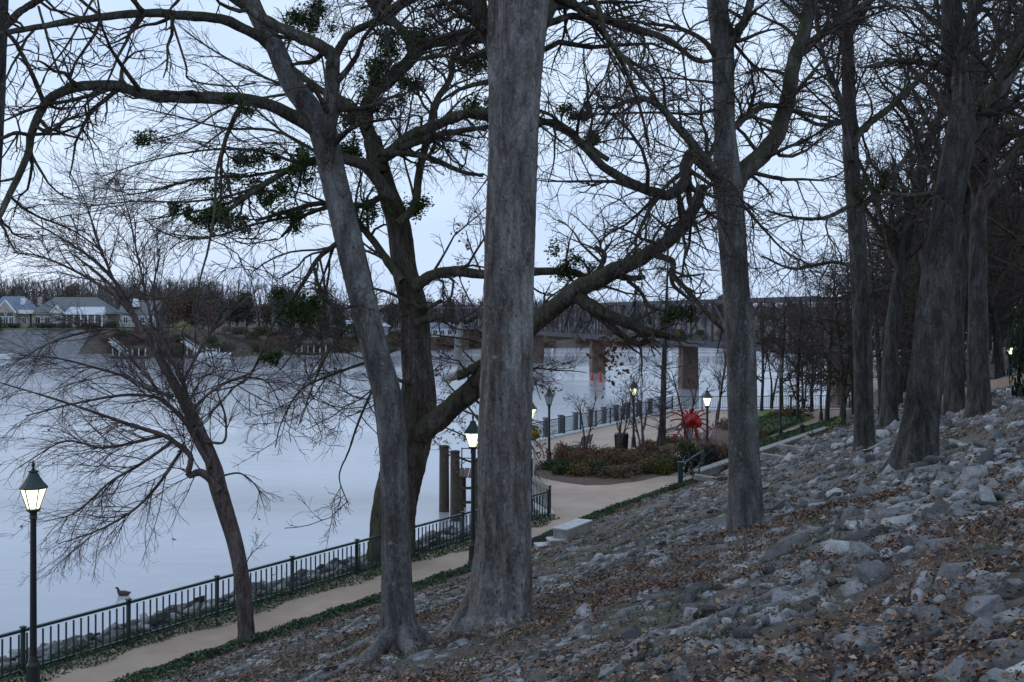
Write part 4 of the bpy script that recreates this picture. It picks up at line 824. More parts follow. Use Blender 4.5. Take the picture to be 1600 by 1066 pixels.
# ------------------------------------------------------------------ fences
PICK = {}
def picket_mesh(h, w, mat):
    if (h, w) not in PICK: me = MB().box((0, 0, h / 2), (w, w, h)).mesh("picket"); me.materials.append(M[mat]); PICK[(h, w)] = me
    return PICK[(h, w)]
def fence(name, label, pts, post_gap, pick_gap, mat, h=1.0, z=2.2, s0=0.0, single=True, pw_=.075):
    base = np.array([pts[0][0], pts[0][1], z]); root = empty(name, base); tag(root, label, "fence"); mm = M[mat]
    post = MB().box((0, 0, h / 2 + .02), (pw_, pw_, h + .04)).box((0, 0, h + .055), (pw_ + .03, pw_ + .03, .03)).mesh("post"); post.materials.append(mm); pm = picket_mesh(h - .2, .03, mat); pan = MB()
    for i, (a, b) in enumerate(zip(pts[:-1], pts[1:])):
        a = np.array(a, float); b = np.array(b, float); ln = np.linalg.norm(b - a); u = (b - a) / ln; rz = math.atan2(u[1], u[0])
        ss = list(np.arange(s0 if i == 0 else 0, ln - .5, post_gap)) + [ln]
        for s_ in ss:
            if s_ == ln and i < len(pts) - 2: continue
            q = a + u * s_ - base[:2]; o = link("post", post, None, root, (q[0], q[1], 0)); o.rotation_euler = (0, 0, rz)
        A = a - base[:2]; B = b - base[:2]
        MB().bar((A[0], A[1], h - .02), (B[0], B[1], h - .02), .075, .06).build("top_rail", mm, root); MB().bar((A[0], A[1], .12), (B[0], B[1], .12), .05, .045).build("bottom_rail", mm, root)
        for s_ in np.arange(pick_gap / 2, ln, pick_gap):
            if min(abs(s_ - t) for t in ss) < .06: continue
            q = a + u * s_ - base[:2]
            if single: o = link("picket", pm, None, root, (q[0], q[1], .11)); o.rotation_euler = (0, 0, rz)
            else: pan.box((q[0], q[1], .11 + (h - .2) / 2), (.022, .022, h - .2), rz)
    if not single: o = pan.build("pickets", mm, root); o["kind"] = "stuff"
    return root
fs = FENCE[1] - fd * 5.2
fence("path_fence", "dark green metal picket fence along the river side of the path", [tuple(fs), tuple(FENCE[2])], 2.7, .19, "green_metal", s0=.3)
fence("path_fence", "short green fence turning from the path corner towards the pilings", [(1.46, 41.95), (.72, 44.6), (.7, 49)], 2.4, .19, "green_metal", z=2.3)
fence("plaza_railing", "blue-grey railing along the river edge of the plaza", [(.9, 49.2), (1.0, 65.5), (12.8, 87.0), (28, 88.5)], 2.45, .14, "rail_blue", h=1.05, z=2.3, single=False, pw_=.09)
for i, s_ in enumerate([.02, .126, .212, .303, .4, .49, .58, .67, .76, .85, .94]):
    x, y = 1 + 11.8 * s_ - .35, 65.5 + 21.5 * s_ + .3; root = empty("mooring_pillar", (x, y, 0), .5); tag(root, "stubby grey square pillar standing behind the plaza railing", "pillar", "pillars behind the plaza railing")
    MB().box((0, 0, 1.4), (.28, .28, 3.9), 0, .94).build("shaft", M["pillar_grey"], root, bevel=.02); MB().box((0, 0, 3.4), (.34, .34, .1)).build("cap", M["pillar_grey"], root, bevel=.015)

# ------------------------------------------------------------------ lamp posts
def lamp(base, H, label, lit=True, group="lamp posts along the walk", size=1.0):
    root = empty("lamp_post", base); tag(root, label, "lamp", group); zb = H - 1.02 * size; k = size; bk = M["black_iron"]
    MB().lathe([(.17, 0), (.17, .06), (.14, .1), (.125, .5), (.13, .55), (.1, .62), (.075, .75)], 16).build("pedestal", bk, root, smooth=False)
    MB().lathe([(.072, .7), (.06, zb - .12)], 14, cap=False).build("pole", bk, root, smooth=True)
    MB().lathe([(.06, zb - .2), (.085, zb - .17), (.07, zb - .12), (.075, zb - .06), (.13, zb - .02), (.15 * k, zb), (.14 * k, zb + .025)], 16).build("collar", bk, root)
    g = MB().lathe([(.115 * k, zb + .03), (.255 * k, zb + .45 * k)], 6, rot=.3).build("lantern_glass", M["lamp_glass" if lit else "lamp_glass_off"], root)
    fr = MB()
    for i in range(6):
        a = .3 + i * math.pi / 3; fr.bar((.117 * k * math.cos(a), .117 * k * math.sin(a), zb + .02), (.258 * k * math.cos(a), .258 * k * math.sin(a), zb + .45 * k), .016)
    fr.build("lantern_frame", bk, root)
    MB().lathe([(.25 * k, zb + .44 * k), (.29 * k, zb + .45 * k), (.285 * k, zb + .48 * k), (.2 * k, zb + .58 * k), (.13 * k, zb + .69 * k), (.085 * k, zb + .78 * k), (.1 * k, zb + .79 * k), (.1 * k, zb + .81 * k), (.05 * k, zb + .83 * k)], 12, rot=.3).build("lantern_roof", M["green_metal"], root, smooth=False)
    MB().lathe([(.045 * k, zb + .82 * k), (.02 * k, zb + .87 * k), (.04 * k, zb + .92 * k), (.03 * k, zb + .97 * k), (.006, zb + 1.03 * k)], 10).build("finial", bk, root, smooth=True)
    return root
def lamp_px(px, py_top, py_base, label, lit=True, Y=None, z=2.2, size=1.0):
    Y = Y or F * (CAMZ - z) / (py_base - HZ); H = CAMZ - (py_top - HZ) * Y / F - z; lamp(((px - 800) * Y / F, Y, z), H, label, lit, size=size)
lamp_px(52, 720, 0, "lit lamp post in the left foreground against the water", Y=22.6, z=2.15)
lamp_px(739, 648, 0, "lit lamp post half hidden by the stout middle trunk", Y=34.0)
lamp_px(828, 616, 0, "lit lamp post with a hanging basket peeping out right of the middle trunk", Y=42.4)
lamp_px(858, 602, 724, "unlit lamp post at the left end of the planting bed", False)
lamp_px(990, 591, 699, "lit lamp post near the bin on the plaza")
lamp_px(1105, 605, 717, "lit lamp post beside the red sculpture")
lamp_px(1219, 566, 683, "unlit dark lamp post just right of the straight grey trunk", False)
lamp_px(1283, 560, 657, "unlit lamp post on the bend of the far path", False)
lamp_px(1331, 571, 637, "lit lamp post far along the path")
p_ = P(1578, 580, 63.5); q_ = empty("path_light", p_); tag(q_, "small glowing path light by the upper ramp", "lamp")
MB().lathe([(.1, -.2), (.1, 1.0)], 10).build("stem", M["black_iron"], q_); MB().lathe([(.13, 1.0), (.16, 1.35)], 8).build("lantern_glass", M["lamp_glass"], q_); MB().lathe([(.2, 1.36), (.05, 1.55)], 8).build("cap", M["black_iron"], q_)
# hanging basket on the third lamp
hb = P(832, 676, 42.2); root = empty("hanging_basket", hb); tag(root, "yellow flowering basket hung on the lamp right of the middle trunk", "flower basket")
MB().lathe([(.06, -.3), (.2, -.2), (.26, -.05)], 12).build("bowl", M["timber"], root); r_ = np.random.default_rng(8)
p_ = unit(r_.normal(size=(240, 3))) * r_.random((240, 1)) ** .4 * np.array([.36, .36, .3]); V, Fc = leaf_cards(p_, np.full(240, .12), .6, r_); o = link("flowers", mesh_from("flowers", V, Fc), M["flower_yellow"], root); o["kind"] = "stuff"

# ------------------------------------------------------------------ steps, walls, rails
root = empty("stair_wall", (1.2, 35, 2.14)); tag(root, "stepped pale concrete stair wall rising beside the path", "stair wall"); hd = math.radians(60)
MB().box((.75, .0, .55), (1.75, .52, 1.0), hd).build("wall_block", M["concrete"], root, bevel=.015); MB().box((.75, 0, 1.075), (1.8, .56, .05), hd).build("cap_slab", M["concrete_pale"], root, bevel=.01)
for i, (x, y, h) in enumerate([(.2, -.65, .72), (-.18, -.55, .52), (-.62, -.62, .3)]):
    MB().box((x, y, h / 2 - .1), (.5, .5, h + .2), .25).build("step_block", M["concrete"], root, bevel=.01); MB().box((x, y, h + .025), (.54, .54, .05), .25).build("step_cap", M["concrete_pale"], root, bevel=.01)
MB().tube([(-.75, -.1, .1), (-.75, -.1, .45), (-.7, -.05, .52), (-.5, .05, .55), (-.2, .2, .62), (.2, .45, .85)], .02, 8).build("handrail", M["black_iron"], root, smooth=True)

root = empty("retaining_wall", (8.5, 49.7, 2.2)); tag(root, "low concrete retaining wall with a flat coping at the foot of the stones", "wall")
dx, dy = 19.9 - 8.5, 68.7 - 49.7
MB().bar((0, 0, .1), (dx, dy, .1), .3, .9).build("wall", M["concrete"], root); MB().bar((-.05, -.08, .6), (dx, dy, .6), .46, .1).build("coping", M["concrete"], root, bevel=.015)
root = empty("handrail", (7.6, 49.1, 2.2)); tag(root, "green post and sloping handrail at the foot of the small steps", "handrail")
MB().box((0, 0, .5), (.2, .2, 1.1)).box((0, 0, 1.08), (.26, .26, .06)).build("post", M["green_metal"], root)
for zz in (.35, .95): MB().bar((0, 0, zz), (1.5, 2.6, zz + .35), .06).build("rail", M["rail_blue"], root)
MB().box((1.5, 2.6, .6), (.08, .08, 1.4)).build("post", M["green_metal"], root)
for k, (px, py, w) in enumerate([(1108, 752, 1.3), (1215, 719, 1.5), (1247, 705, 2.0)]):
    p_ = hit(px, py); o = MB().box((0, 0, .05), (w, .35, .22)).build("stone_slab", M["concrete"], None, tuple(p_ + np.array([0, 0, .05])), bevel=.02); o.rotation_euler = (0, math.radians(6), -.35); tag(o, ["pale concrete slab lying below the handrail post", "lower of two pale slabs beside the olive bushes", "upper and longer pale slab by the olive bushes"][k], "slab")
p_ = flat(1253, 681); root = empty("bollard", p_); tag(root, "dark bollard on the green strip above the retaining wall", "bollard"); MB().lathe([(.16, 0), (.15, .62), (.18, .64), (.17, .7), (.06, .76)], 12).build("post", M["black_iron"], root)

# upper ramp on the right with its low wall
cl = resample([P(px, py, Y_) for px, py, Y_ in [(1345, 657, 80), (1372, 650, 76), (1420, 636, 70), (1480, 618, 64), (1540, 600, 60), (1600, 588, 58), (1700, 566, 55), (1850, 540, 52)]], 30)
T = unit(np.gradient(cl[:, :2], axis=0)); Nn = np.stack([-T[:, 1], T[:, 0]], -1)
if Nn[:, 1].mean() < 0: Nn = -Nn
wd = 3.2; V = []; 
for p, n_ in zip(cl, Nn):
    a = p[:2]; b_ = p[:2] + n_ * wd; V += [(a[0], a[1], p[2] + .12), (b_[0], b_[1], p[2] + .3), (a[0], a[1], p[2] - 1.2), (b_[0], b_[1], p[2] - 1.2)]
Fq = []
for i in range(len(cl) - 1):
    q = i * 4; Fq += [(q, q + 4, q + 5, q + 1), (q + 2, q + 6, q + 4, q), (q + 1, q + 5, q + 7, q + 3)]
tag(link("upper_path", mesh_from("upper_path", V, Fq), M["path_surface"]), kind="structure")
root = empty("ramp_wall", tuple(cl[0])); tag(root, "low brick wall with pale coping along the upper ramp", "wall"); w1 = MB(); w2 = MB()
for i in range(len(cl) - 1):
    a = np.append(cl[i, :2] + Nn[i] * wd, cl[i, 2] + .45) - cl[0]; b_ = np.append(cl[i + 1, :2] + Nn[i + 1] * wd, cl[i + 1, 2] + .45) - cl[0]; w1.bar(a, b_, .3, .8); w2.bar(a + np.array([0, 0, .45]), b_ + np.array([0, 0, .45]), .42, .1)
w1.build("brickwork", M["brick_wall"], root); w2.build("coping", M["concrete"], root)

# ------------------------------------------------------------------ plaza: beds, shrubs, bench, bin, sculpture
def bed(name, pxs, mat, dz=.03):
    pts = [flat(px, py)[:2] for px, py in pxs]; n = len(pts); pts = resample(pts + [pts[0]], n * 4)[:-1]; cx = np.mean(pts, axis=0); V = [(cx[0], cx[1], 2.2 + dz + .14)]; rings = [1.0, .93, .55]
    for k, f_ in enumerate(rings):
        for p in pts: q = cx + (p - cx) * f_; V.append((q[0], q[1], 2.2 + [-.02, dz + .04, dz + .12][k] + .02 * math.sin(q[0] * 5 + q[1] * 3)))
    m = len(pts); Fq = [(1 + k * m + i, 1 + k * m + (i + 1) % m, 1 + (k + 1) * m + (i + 1) % m, 1 + (k + 1) * m + i) for k in range(2) for i in range(m)] + [(1 + 2 * m + i, 1 + 2 * m + (i + 1) % m, 0) for i in range(m)]
    tag(link(name, mesh_from(name, V, Fq, True), M[mat]), kind="structure")
bed("planting_bed", [(828, 742), (870, 753), (930, 759), (1000, 752), (1056, 738), (1070, 722), (1048, 706), (1000, 702), (930, 706), (880, 714), (842, 726)], "mulch")
bed("far_planting_bed", [(1075, 718), (1135, 705), (1160, 680), (1130, 664), (1090, 678), (1020, 690), (1040, 702)], "mulch")
bed("grass_bed", [(1150, 700), (1192, 686), (1262, 658), (1272, 650), (1230, 640), (1180, 645), (1145, 668)], "lawn")
bed("wall_bed", [(1195, 700), (1240, 680), (1310, 652), (1340, 655), (1300, 672), (1200, 708)], "lawn", .05)
for nm, lab, pxs, n, mt in [("bed_ground_cover", "green ground cover on the grassy island left of the far path", [(1150, 698), (1192, 686), (1258, 658), (1230, 645), (1165, 660)], 5000, "ground_cover_leaf"), ("wall_ground_cover", "green ground cover between the far path and the retaining wall", [(1120, 722), (1200, 690), (1310, 655), (1295, 668), (1200, 704), (1130, 732)], 7000, "ground_cover_leaf")]:
    pts = np.array([flat(px, py)[:2] for px, py in pxs]); tri = rng.integers(1, len(pts) - 1, n); a = rng.random((n, 2)); fl_ = a.sum(1) > 1; a[fl_] = 1 - a[fl_]; q = pts[0] + (pts[tri] - pts[0]) * a[:, :1] + (pts[tri + 1] - pts[0]) * a[:, 1:]
    V, Fc = leaf_cards(np.stack([q[:, 0], q[:, 1], 2.3 + rng.random(n) * .16], -1), np.full(n, .16), .6, rng, flatness=.6); tag(link(nm, mesh_from(nm, V, Fc), M[mt]), lab, "ground cover", kind="stuff")

def shrub_proto(mat, seed, n=900, size=.13, spiky=False, stem="bark_young"):
    root = empty("shrub"); r = np.random.default_rng(seed); L = r.normal(size=(9, 3)); L = unit(L) * r.uniform(.3, .75, (9, 1)); L[:, 2] = np.abs(L[:, 2]) * .8 + .15; p = L[r.integers(0, 9, n)] + unit(r.normal(size=(n, 3))) * (r.random((n, 1)) ** .45) * .42; p[:, 2] = np.maximum(p[:, 2], .02)
    V, Fc = leaf_cards(p, np.full(n, size), .55, r); o = link("foliage", mesh_from("foliage", V, Fc), M[mat], root); o["kind"] = "stuff"
    T = np.array([[[0, 0, -.1], [0, 0, .15]]]); Pt, Rt = spawn(T, np.full((1, 2), .03), 16, 1.0, ang=(10, 60), m=5, wob=.15, t0=.2, t1=1, rfac=.7, rtip=.006, up=.2, rng=r); V, Fq = join_tubes([(Pt, Rt, 4)]); o = link("stems", mesh_from("stems", V, Fq), M[stem], root); o["kind"] = "stuff"
    return root
SP = {k: shrub_proto("shrub_" + k, 40 + i) for i, k in enumerate(["green", "dark", "brown", "russet", "olive"])}
uS = {}
def shrub(kind, px, py, w, h, label, group=None, Y=None):
    p = flat(px, py) if Y is None else hit(px, py); o = SP[kind] if kind not in uS else copy_tree(SP[kind]); uS[kind] = 1; o.location = tuple(p - np.array([0, 0, .03])); o.scale = (w / 2, w / 2, h); o.rotation_euler = (0, 0, px * 1.7); tag(o, label, "shrub", group); return o
r_ = np.random.default_rng(3)
for i, px in enumerate(range(852, 1050, 12)):
    for row, (dy, kk) in enumerate([(0, ["brown", "green", "russet", "russet", "brown", "olive"]), (-15, ["brown", "brown", "russet", "russet"]), (-27, ["russet", "brown", "brown", "green"])]):
        py = 748 + dy - abs(px - 950) * .1 + r_.uniform(-3, 3)
        if row and (px < 868 or px > 1040): continue
        kd = kk[int(r_.integers(0, len(kk)))]; nm = {"brown": "brown", "green": "green", "russet": "russet", "olive": "olive green"}[kd]
        shrub(kd, px + r_.uniform(-5, 5), py, r_.uniform(1.4, 2.1), r_.uniform(.7, 1.1), "low " + nm + " winter shrub in the planting bed", nm + " shrubs massed in the planting bed")
for a in [("dark", 1086, 741, 1.9, 2.0, "tall black-green evergreen bush by the sloping handrail"), ("dark", 1106, 735, 1.4, 1.7, "second dark evergreen bush touching the tall one"), ("olive", 1100, 715, 1.9, 1.1, "olive shrub just under the red sculpture"), ("olive", 1070, 706, 1.7, .9, "olive green shrub left of the sculpture's feet"), ("russet", 1128, 722, 2.2, 1.3, "orange-brown bush left of the straight grey trunk"), ("olive", 1122, 744, 1.5, .9, "yellowish bush at the near end of the retaining wall"), ("olive", 1138, 742, 1.2, .8, "yellowish bush tucked against the straight grey trunk"), ("green", 1052, 732, 1.2, .8, "bright green bush at the right end of the planting bed"), ("green", 1060, 770, 1.3, .6, "round green bush at the path edge below the handrail"), ("olive", 1195, 735, 1.7, 1.0, "mossy olive bush right of the straight grey trunk"), ("olive", 1225, 722, 2.0, .8, "low olive bush under the retaining wall"), ("olive", 1316, 690, 2.6, 1.7, "large dark olive bush left of the slim trunk"), ("olive", 1285, 697, 2.2, 1.2, "smaller olive bush at the far end of the retaining wall"), ("russet", 1245, 652, 3.2, 1.1, "wide rusty shrub on the grassy island"), ("brown", 1215, 655, 2.4, .9, "brown shrub beside the wide rusty one"), ("russet", 1185, 688, 1.6, 1.0, "rusty shrub at the foot of the far path"), ("brown", 1140, 672, 3.0, 1.2, "brown hedge-like shrub behind the red sculpture"), ("brown", 1050, 694, 2.0, .7, "brown shrub at the base of the bald cypress"), ("green", 1010, 700, 1.6, .7, "green shrub near the lamp by the bin")]: shrub(*a)
shrub("dark", 1622, 618, 2.4, 4.4, "dark evergreen shrub cut by the right edge of the picture", Y=1)

# bench
p = flat(908, 707); root = empty("bench", p, math.radians(64)); tag(root, "dark slatted bench facing the river behind the planting bed", "bench")
for k in range(5): MB().box((0, -.2 + k * .1, .44), (1.6, .075, .03)).build("seat_slat", M["black_iron"], root)
for k in range(5): MB().box((0, -.28 - k * .025, .54 + k * .095), (1.6, .03, .07)).build("back_slat", M["black_iron"], root)
for x in (-.76, .76):
    MB().tube([(x, .24, 0), (x, .22, .44), (x, -.22, .44), (x, -.3, 0)], .028, 6).tube([(x, -.24, .44), (x, -.4, .98)], .028, 6).tube([(x, .2, .44), (x, .2, .66), (x, -.28, .66)], .024, 6).build("end_frame", M["black_iron"], root)
# bin
p = flat(971, 703); root = empty("litter_bin", p); tag(root, "black round litter bin next to the plaza lamp", "bin")
MB().lathe([(.3, 0), (.33, .85), (.33, .87)], 16).build("liner", M["black_iron"], root); MB().lathe([(.38, .84), (.4, .9), (.36, .98), (.2, 1.0)], 16).build("lid", M["black_iron"], root)
sl = MB().bar((.34, 0, .03), (.39, 0, .86), .05, .02).mesh("slat"); sl.materials.append(M["black_iron"])
for k in range(16): o = link("slat", sl, None, root); o.rotation_euler = (0, 0, k * math.pi / 8)
# red sculpture
p = flat(1080, 690); root = empty("red_sculpture", p); root.scale = (.78, .78, .78); tag(root, "bright red sculpture with curved arms radiating from its body", "sculpture"); r_ = np.random.default_rng(12)
def lumpy(sub, sc_, seed, amp):
    bm = bmesh.new(); bmesh.ops.create_icosphere(bm, subdivisions=sub, radius=1); r = random.Random(seed); ph = [r.uniform(0, 6) for _ in range(6)]
    for v in bm.verts: q = v.co.copy(); v.co = Vector((q.x * sc_[0], q.y * sc_[1], q.z * sc_[2])) * (1 + amp * math.sin(4 * q.x + ph[0]) * math.sin(3 * q.z + ph[1]) + amp * .6 * math.sin(5 * q.y + ph[2]))
    return bm
bm = lumpy(3, (.78, .5, .6), 4, .22); me = bpy.data.meshes.new("body"); bm.to_mesh(me); bm.free(); o = link("body", me, M["red_paint"], root, (0, 0, 1.65))
for a_, h_ in zip(np.linspace(0, 2 * math.pi, 19)[:-1], r_.uniform(.75, 1.0, 18)):
    dv = np.array([math.cos(a_), .35 * math.sin(a_ * 3), math.sin(a_)]); L_ = 1.55 * h_ * (1.12 if abs(dv[0]) > .7 else .78); pts = [np.array([0, 0, 1.65]) + dv * .3, np.array([0, 0, 1.65]) + dv * L_ * .65 + np.array([0, 0, .1]), np.array([0, 0, 1.65]) + dv * L_ + np.array([0, 0, -.06 + .1 * math.sin(a_ * 5)])]
    arm = MB().tube(resample(pts, 8), .065, 6).build("arm", M["red_paint"], root, smooth=True); t_ = pts[-1]; MB().lathe([(.01, -.07), (.06, -.035), (.065, .0), (.06, .035), (.01, .07)], 8, tuple(t_)).build("tip", M["white_paint"], arm)
for x, y in ((-.35, -.2), (.4, -.2), (-.2, .3), (.35, .3)): MB().tube(resample([(x * .4, y * .4, 1.4), (x * 1.1, y * 1.1, .7), (x * 1.5, y * 1.4, 0)], 7), .075, 8).build("leg", M["red_paint"], root, smooth=True)
MB().box((-.15, -.1, .55), (.35, .35, 1.1), .4, .6).build("pedestal", M["concrete"], root, bevel=.02)
for s_ in (1, 1.55): MB().tube(resample([(.75 * s_, 0, .1), (.98 * s_, 0, .6), (1.0 * s_, 0, 1.2), (.85 * s_, 0, 1.75)], 9), .045, 8).build("hoop", M["white_paint"], root, smooth=True)
MB().lathe([(.01, 0), (.22, .1), (.26, .25), (.15, .42), (.01, .5)], 10, (-1.35, -.3, .15)).build("foot_piece", M["red_paint"], root, smooth=True)

# thicket of low-branched trees that closes the view right of the straight trunk
SPEC_T = [dict(dens=2.6, ratio=.55, lmin=.7, lmax=2.8, ang=(30, 75), m=6, wob=.2, t0=.08, rfac=.55, rmax=.045, rtip=.014), dict(dens=2.9, ratio=.5, lmin=.5, lmax=1.6, ang=(30, 65), m=5, wob=.22, rfac=.6, rmax=.02, rtip=.01), dict(dens=3.4, ratio=.55, lmin=.35, lmax=.9, m=3, wob=.22, rfac=.7, rmax=.012, rtip=.008)]
pt_ = [bare_tree("thicket_tree", 11.5, .17, 71 + i, SPEC_T, 19, .14, .42, (45, 95), "bark_wood", "bark_dark", "twig_red", limb_parts=False, detail=14)[0] for i in range(2)]
uT = {}
for i, (px, Y_) in enumerate([(1292, 77), (1335, 82), (1378, 66), (1405, 76), (1352, 98), (1425, 92), (1318, 68), (1268, 86.5), (1222, 85), (1246, 78), (1190, 86.5), (1445, 70), (1395, 110), (1562, 92), (1592, 82), (1612, 98), (1580, 112)]):
    X_ = (px - 800) * Y_ / F; place(pt_[i % 2], uT, (X_, Y_), [1.0, 1.1, 1.15, 1.2, 1.3, 1.3, .9, .85, .8, .75, .8, 1.2, 1.4, 1.3, 1.2, 1.4, 1.5][i], i * 1.3, ("low-branched reddish bare tree in the thicket right of the straight trunk" if i < 13 else "low-branched reddish bare tree above the upper ramp at the right edge"), "tree", ("thicket trees right of the straight trunk" if i < 13 else "thicket trees above the upper ramp"), z=max(2.2, float(ground(X_, Y_))))

# ornamental trees in the beds
SPEC_O = [dict(dens=3.0, ratio=.5, lmin=.25, lmax=1.1, ang=(25, 55), m=6, wob=.18, t0=.2, rfac=.6, rmax=.025, rtip=.008), dict(dens=4.0, ratio=.55, lmin=.2, lmax=.7, ang=(25, 55), m=5, wob=.2, t0=.15, rfac=.6, rmax=.012, rtip=.007), dict(dens=3.2, ratio=.6, lmin=.15, lmax=.4, m=4, wob=.2, rfac=.7, rmax=.008, rtip=.006)]
po = [bare_tree("ornamental_tree", 3.6, .1, 81, SPEC_O, 5, .35, .5, (20, 55), "bark_young", "bark_young", "twig_red", stems=2, limb_parts=True)[0], bare_tree("ornamental_tree", 3.8, .11, 82, SPEC_O, 5, .3, .5, (20, 55), "bark_young", "bark_young", "twig_red", stems=3)[0]]
uO = {}
for px, py, k, s, lab in [(912, 724, 0, 1.0, "bare multi-stemmed tree right beside the bench"), (963, 714, 1, 1.0, "bare vase-shaped tree in front of the litter bin"), (1008, 722, 1, 1.15, "bare tree in the bed left of the bald cypress"), (1072, 690, 0, 1.3, "bare tree behind the red sculpture"), (1118, 668, 1, 1.5, "tall bare tree between the sculpture and the straight grey trunk"), (1312, 655, 1, 1.7, "multi-stemmed bare tree at the bend of the far path"), (1086, 768, 0, .8, "thin bare sapling at the foot of the stones"), (1205, 640, 0, 1.6, "bare tree by the far railing right of the straight trunk"), (1255, 640, 1, 1.5, "bare tree by the far railing above the rusty shrub")]:
    p = flat(px, py); place(po[k], uO, p[:2], s, px * .9, lab, "tree", z=2.2)
# bald cypress: straight leader, fine level branches
b = flat(1034, 697); Y = b[1]; root = empty("bald_cypress", b); tag(root, "tall narrow bare conifer with a straight tapering trunk in the bed", "tree"); r_ = np.random.default_rng(15)
Q, R = px_poly([(1033, 705, 17), (1034, 680, 12), (1036, 640, 9.5), (1038, 560, 8), (1041, 480, 5), (1044, 400, 1.6)], Y, Y, 30); link("trunk", trunk_mesh("trunk", Q - b, R, sides=16, rings=50, flare=1.5, flare_h=.4), M["bark_wood"], root)
Pt, Rt = spawn(Q[None], R[None], 90, 2.1, ang=(65, 92), m=7, wob=.06, grav=.03, t0=.2, t1=.99, rfac=.3, rmax=.03, rtip=.008, falloff=.8, rng=r_); P2, R2 = spawn(Pt, Rt, 9, .5, ang=(30, 60), m=4, wob=.12, rfac=.6, rmax=.009, rtip=.006, rng=r_); add_crown(root, b, [(Pt, Rt, 5)], [(P2, R2, 3)], M["twig"], M["twig_red"])

# ------------------------------------------------------------------ pilings, landing, things by the water
for px, yb, yt, Y, w, lab in [(694, 797, 696, 55, .52, "leftmost weathered timber piling standing in the river"), (711, 0, 704, 52.5, .48, "middle weathered timber piling, short of the left one"), (745, 0, 716, 49.5, .46, "right timber piling next to the half-hidden lamp post")]:
    X = (px - 800) * Y / F; zt = CAMZ - (yt - HZ) * Y / F; root = empty("piling", (X, Y, 0)); tag(root, lab, "piling"); MB().lathe([(w * .52, -1.5), (w * .5, 0), (w * .48, zt * .5), (w * .46, zt - .05), (w * .4, zt)], 14).build("post", M["timber"], root); MB().lathe([(w * .49, zt - .12), (w * .5, zt - .1), (w * .5, zt - .04), (w * .49, zt - .02)], 14).build("band", M["black_iron"], root)
root = empty("landing_stage", (-1.6, 55, 0)); tag(root, "small timber landing stage with a rail behind the pilings", "dock")
pl = MB().box((0, 0, 1.95), (.24, 3.0, .07)).mesh("plank"); pl.materials.append(M["timber"])
for k in range(9): link("plank", pl, None, root, (-1.0 + k * .28, 0, 0))
for x in (-.9, .2, 1.2):
    for y in (-1.3, 1.3): MB().lathe([(.13, -1), (.12, 1.9)], 8, (x, y, 0)).build("support", M["timber"], root)
for x in (-1.0, -.3, .4, 1.1): MB().box((x, 1.4, 2.5), (.06, .06, 1.1)).build("rail_post", M["green_metal"], root)
for zz in (2.5, 3.0): MB().bar((-1.0, 1.4, zz), (1.1, 1.4, zz), .05).build("rail", M["green_metal"], root)
for zz in (.7, 1.4): MB().bar((-1.1, -1.4, zz), (1.2, -1.4, zz), .12).build("cross_beam", M["timber"], root)
pd = P(193, 946, 38.6); root = empty("duck", (pd[0], pd[1], 0)); tag(root, "brown duck swimming on the river just beyond the fence", "duck")
me = bpy.data.meshes.new("body"); me.from_pydata([(.26, 0, .12), (.16, 0, .07), (0, 0, .06), (-.13, 0, .08), (-.19, 0, .17), (-.2, 0, .25), (-.24, 0, .27), (-.3, 0, .255)], [(i, i + 1) for i in range(7)], []); o = link("body", me, M["bird_brown"], root); sk = o.modifiers.new("skin", 'SKIN')
for v, r in zip(me.skin_vertices[0].data, [.02, .075, .11, .1, .05, .045, .05, .015]): v.radius = (r, r)
me.skin_vertices[0].data[2].use_root = True; o.modifiers.new("sub", 'SUBSURF').levels = 2
pb = FENCE[1] + fd * 16.6 + fn * 2.0; root = empty("float", (pb[0], pb[1], 1.05)); root.rotation_euler = (1.2, 0, .9); tag(root, "red and white float washed up beyond the fence", "float"); MB().lathe([(.02, -.35), (.16, -.25), (.18, 0)], 12).build("red_half", M["buoy_red"], root, smooth=True); MB().lathe([(.18, 0), (.16, .25), (.02, .35)], 12).build("white_half", M["white_paint"], root, smooth=True)
# leafless weeds by the fence
r_ = np.random.default_rng(19)
for k, (s_, off, h_) in enumerate([(9.6, 1.4, 1.3), (13.6, 1.2, 1.1), (10.4, 1.1, .9), (5.3, 1.0, .8)]):
    q = FENCE[1] + fd * s_ + fn * off; root = empty("bank_weed", (q[0], q[1], 1.5)); tag(root, "thin leafy weed growing on the river bank behind the fence", "weed", "weeds on the river bank"); T = np.array([[[0, 0, -.1], [0, 0, .1]]]); Pt, Rt = spawn(T, np.full((1, 2), .02), 8, h_, ang=(5, 45), m=6, wob=.12, rfac=.5, rtip=.004, up=.5, rng=r_); V, Fq = join_tubes([(Pt, Rt, 4)]); link("stems", mesh_from("stems", V, Fq), M["twig_red"], root)["kind"] = "stuff"
    pp = (Pt[:, 2:] + r_.normal(0, .03, Pt[:, 2:].shape)).reshape(-1, 3); V, Fc = leaf_cards(pp, np.full(len(pp), .1), .5, r_); link("leaves", mesh_from("leaves", V, Fc), M["red_leaf"], root)["kind"] = "stuff"
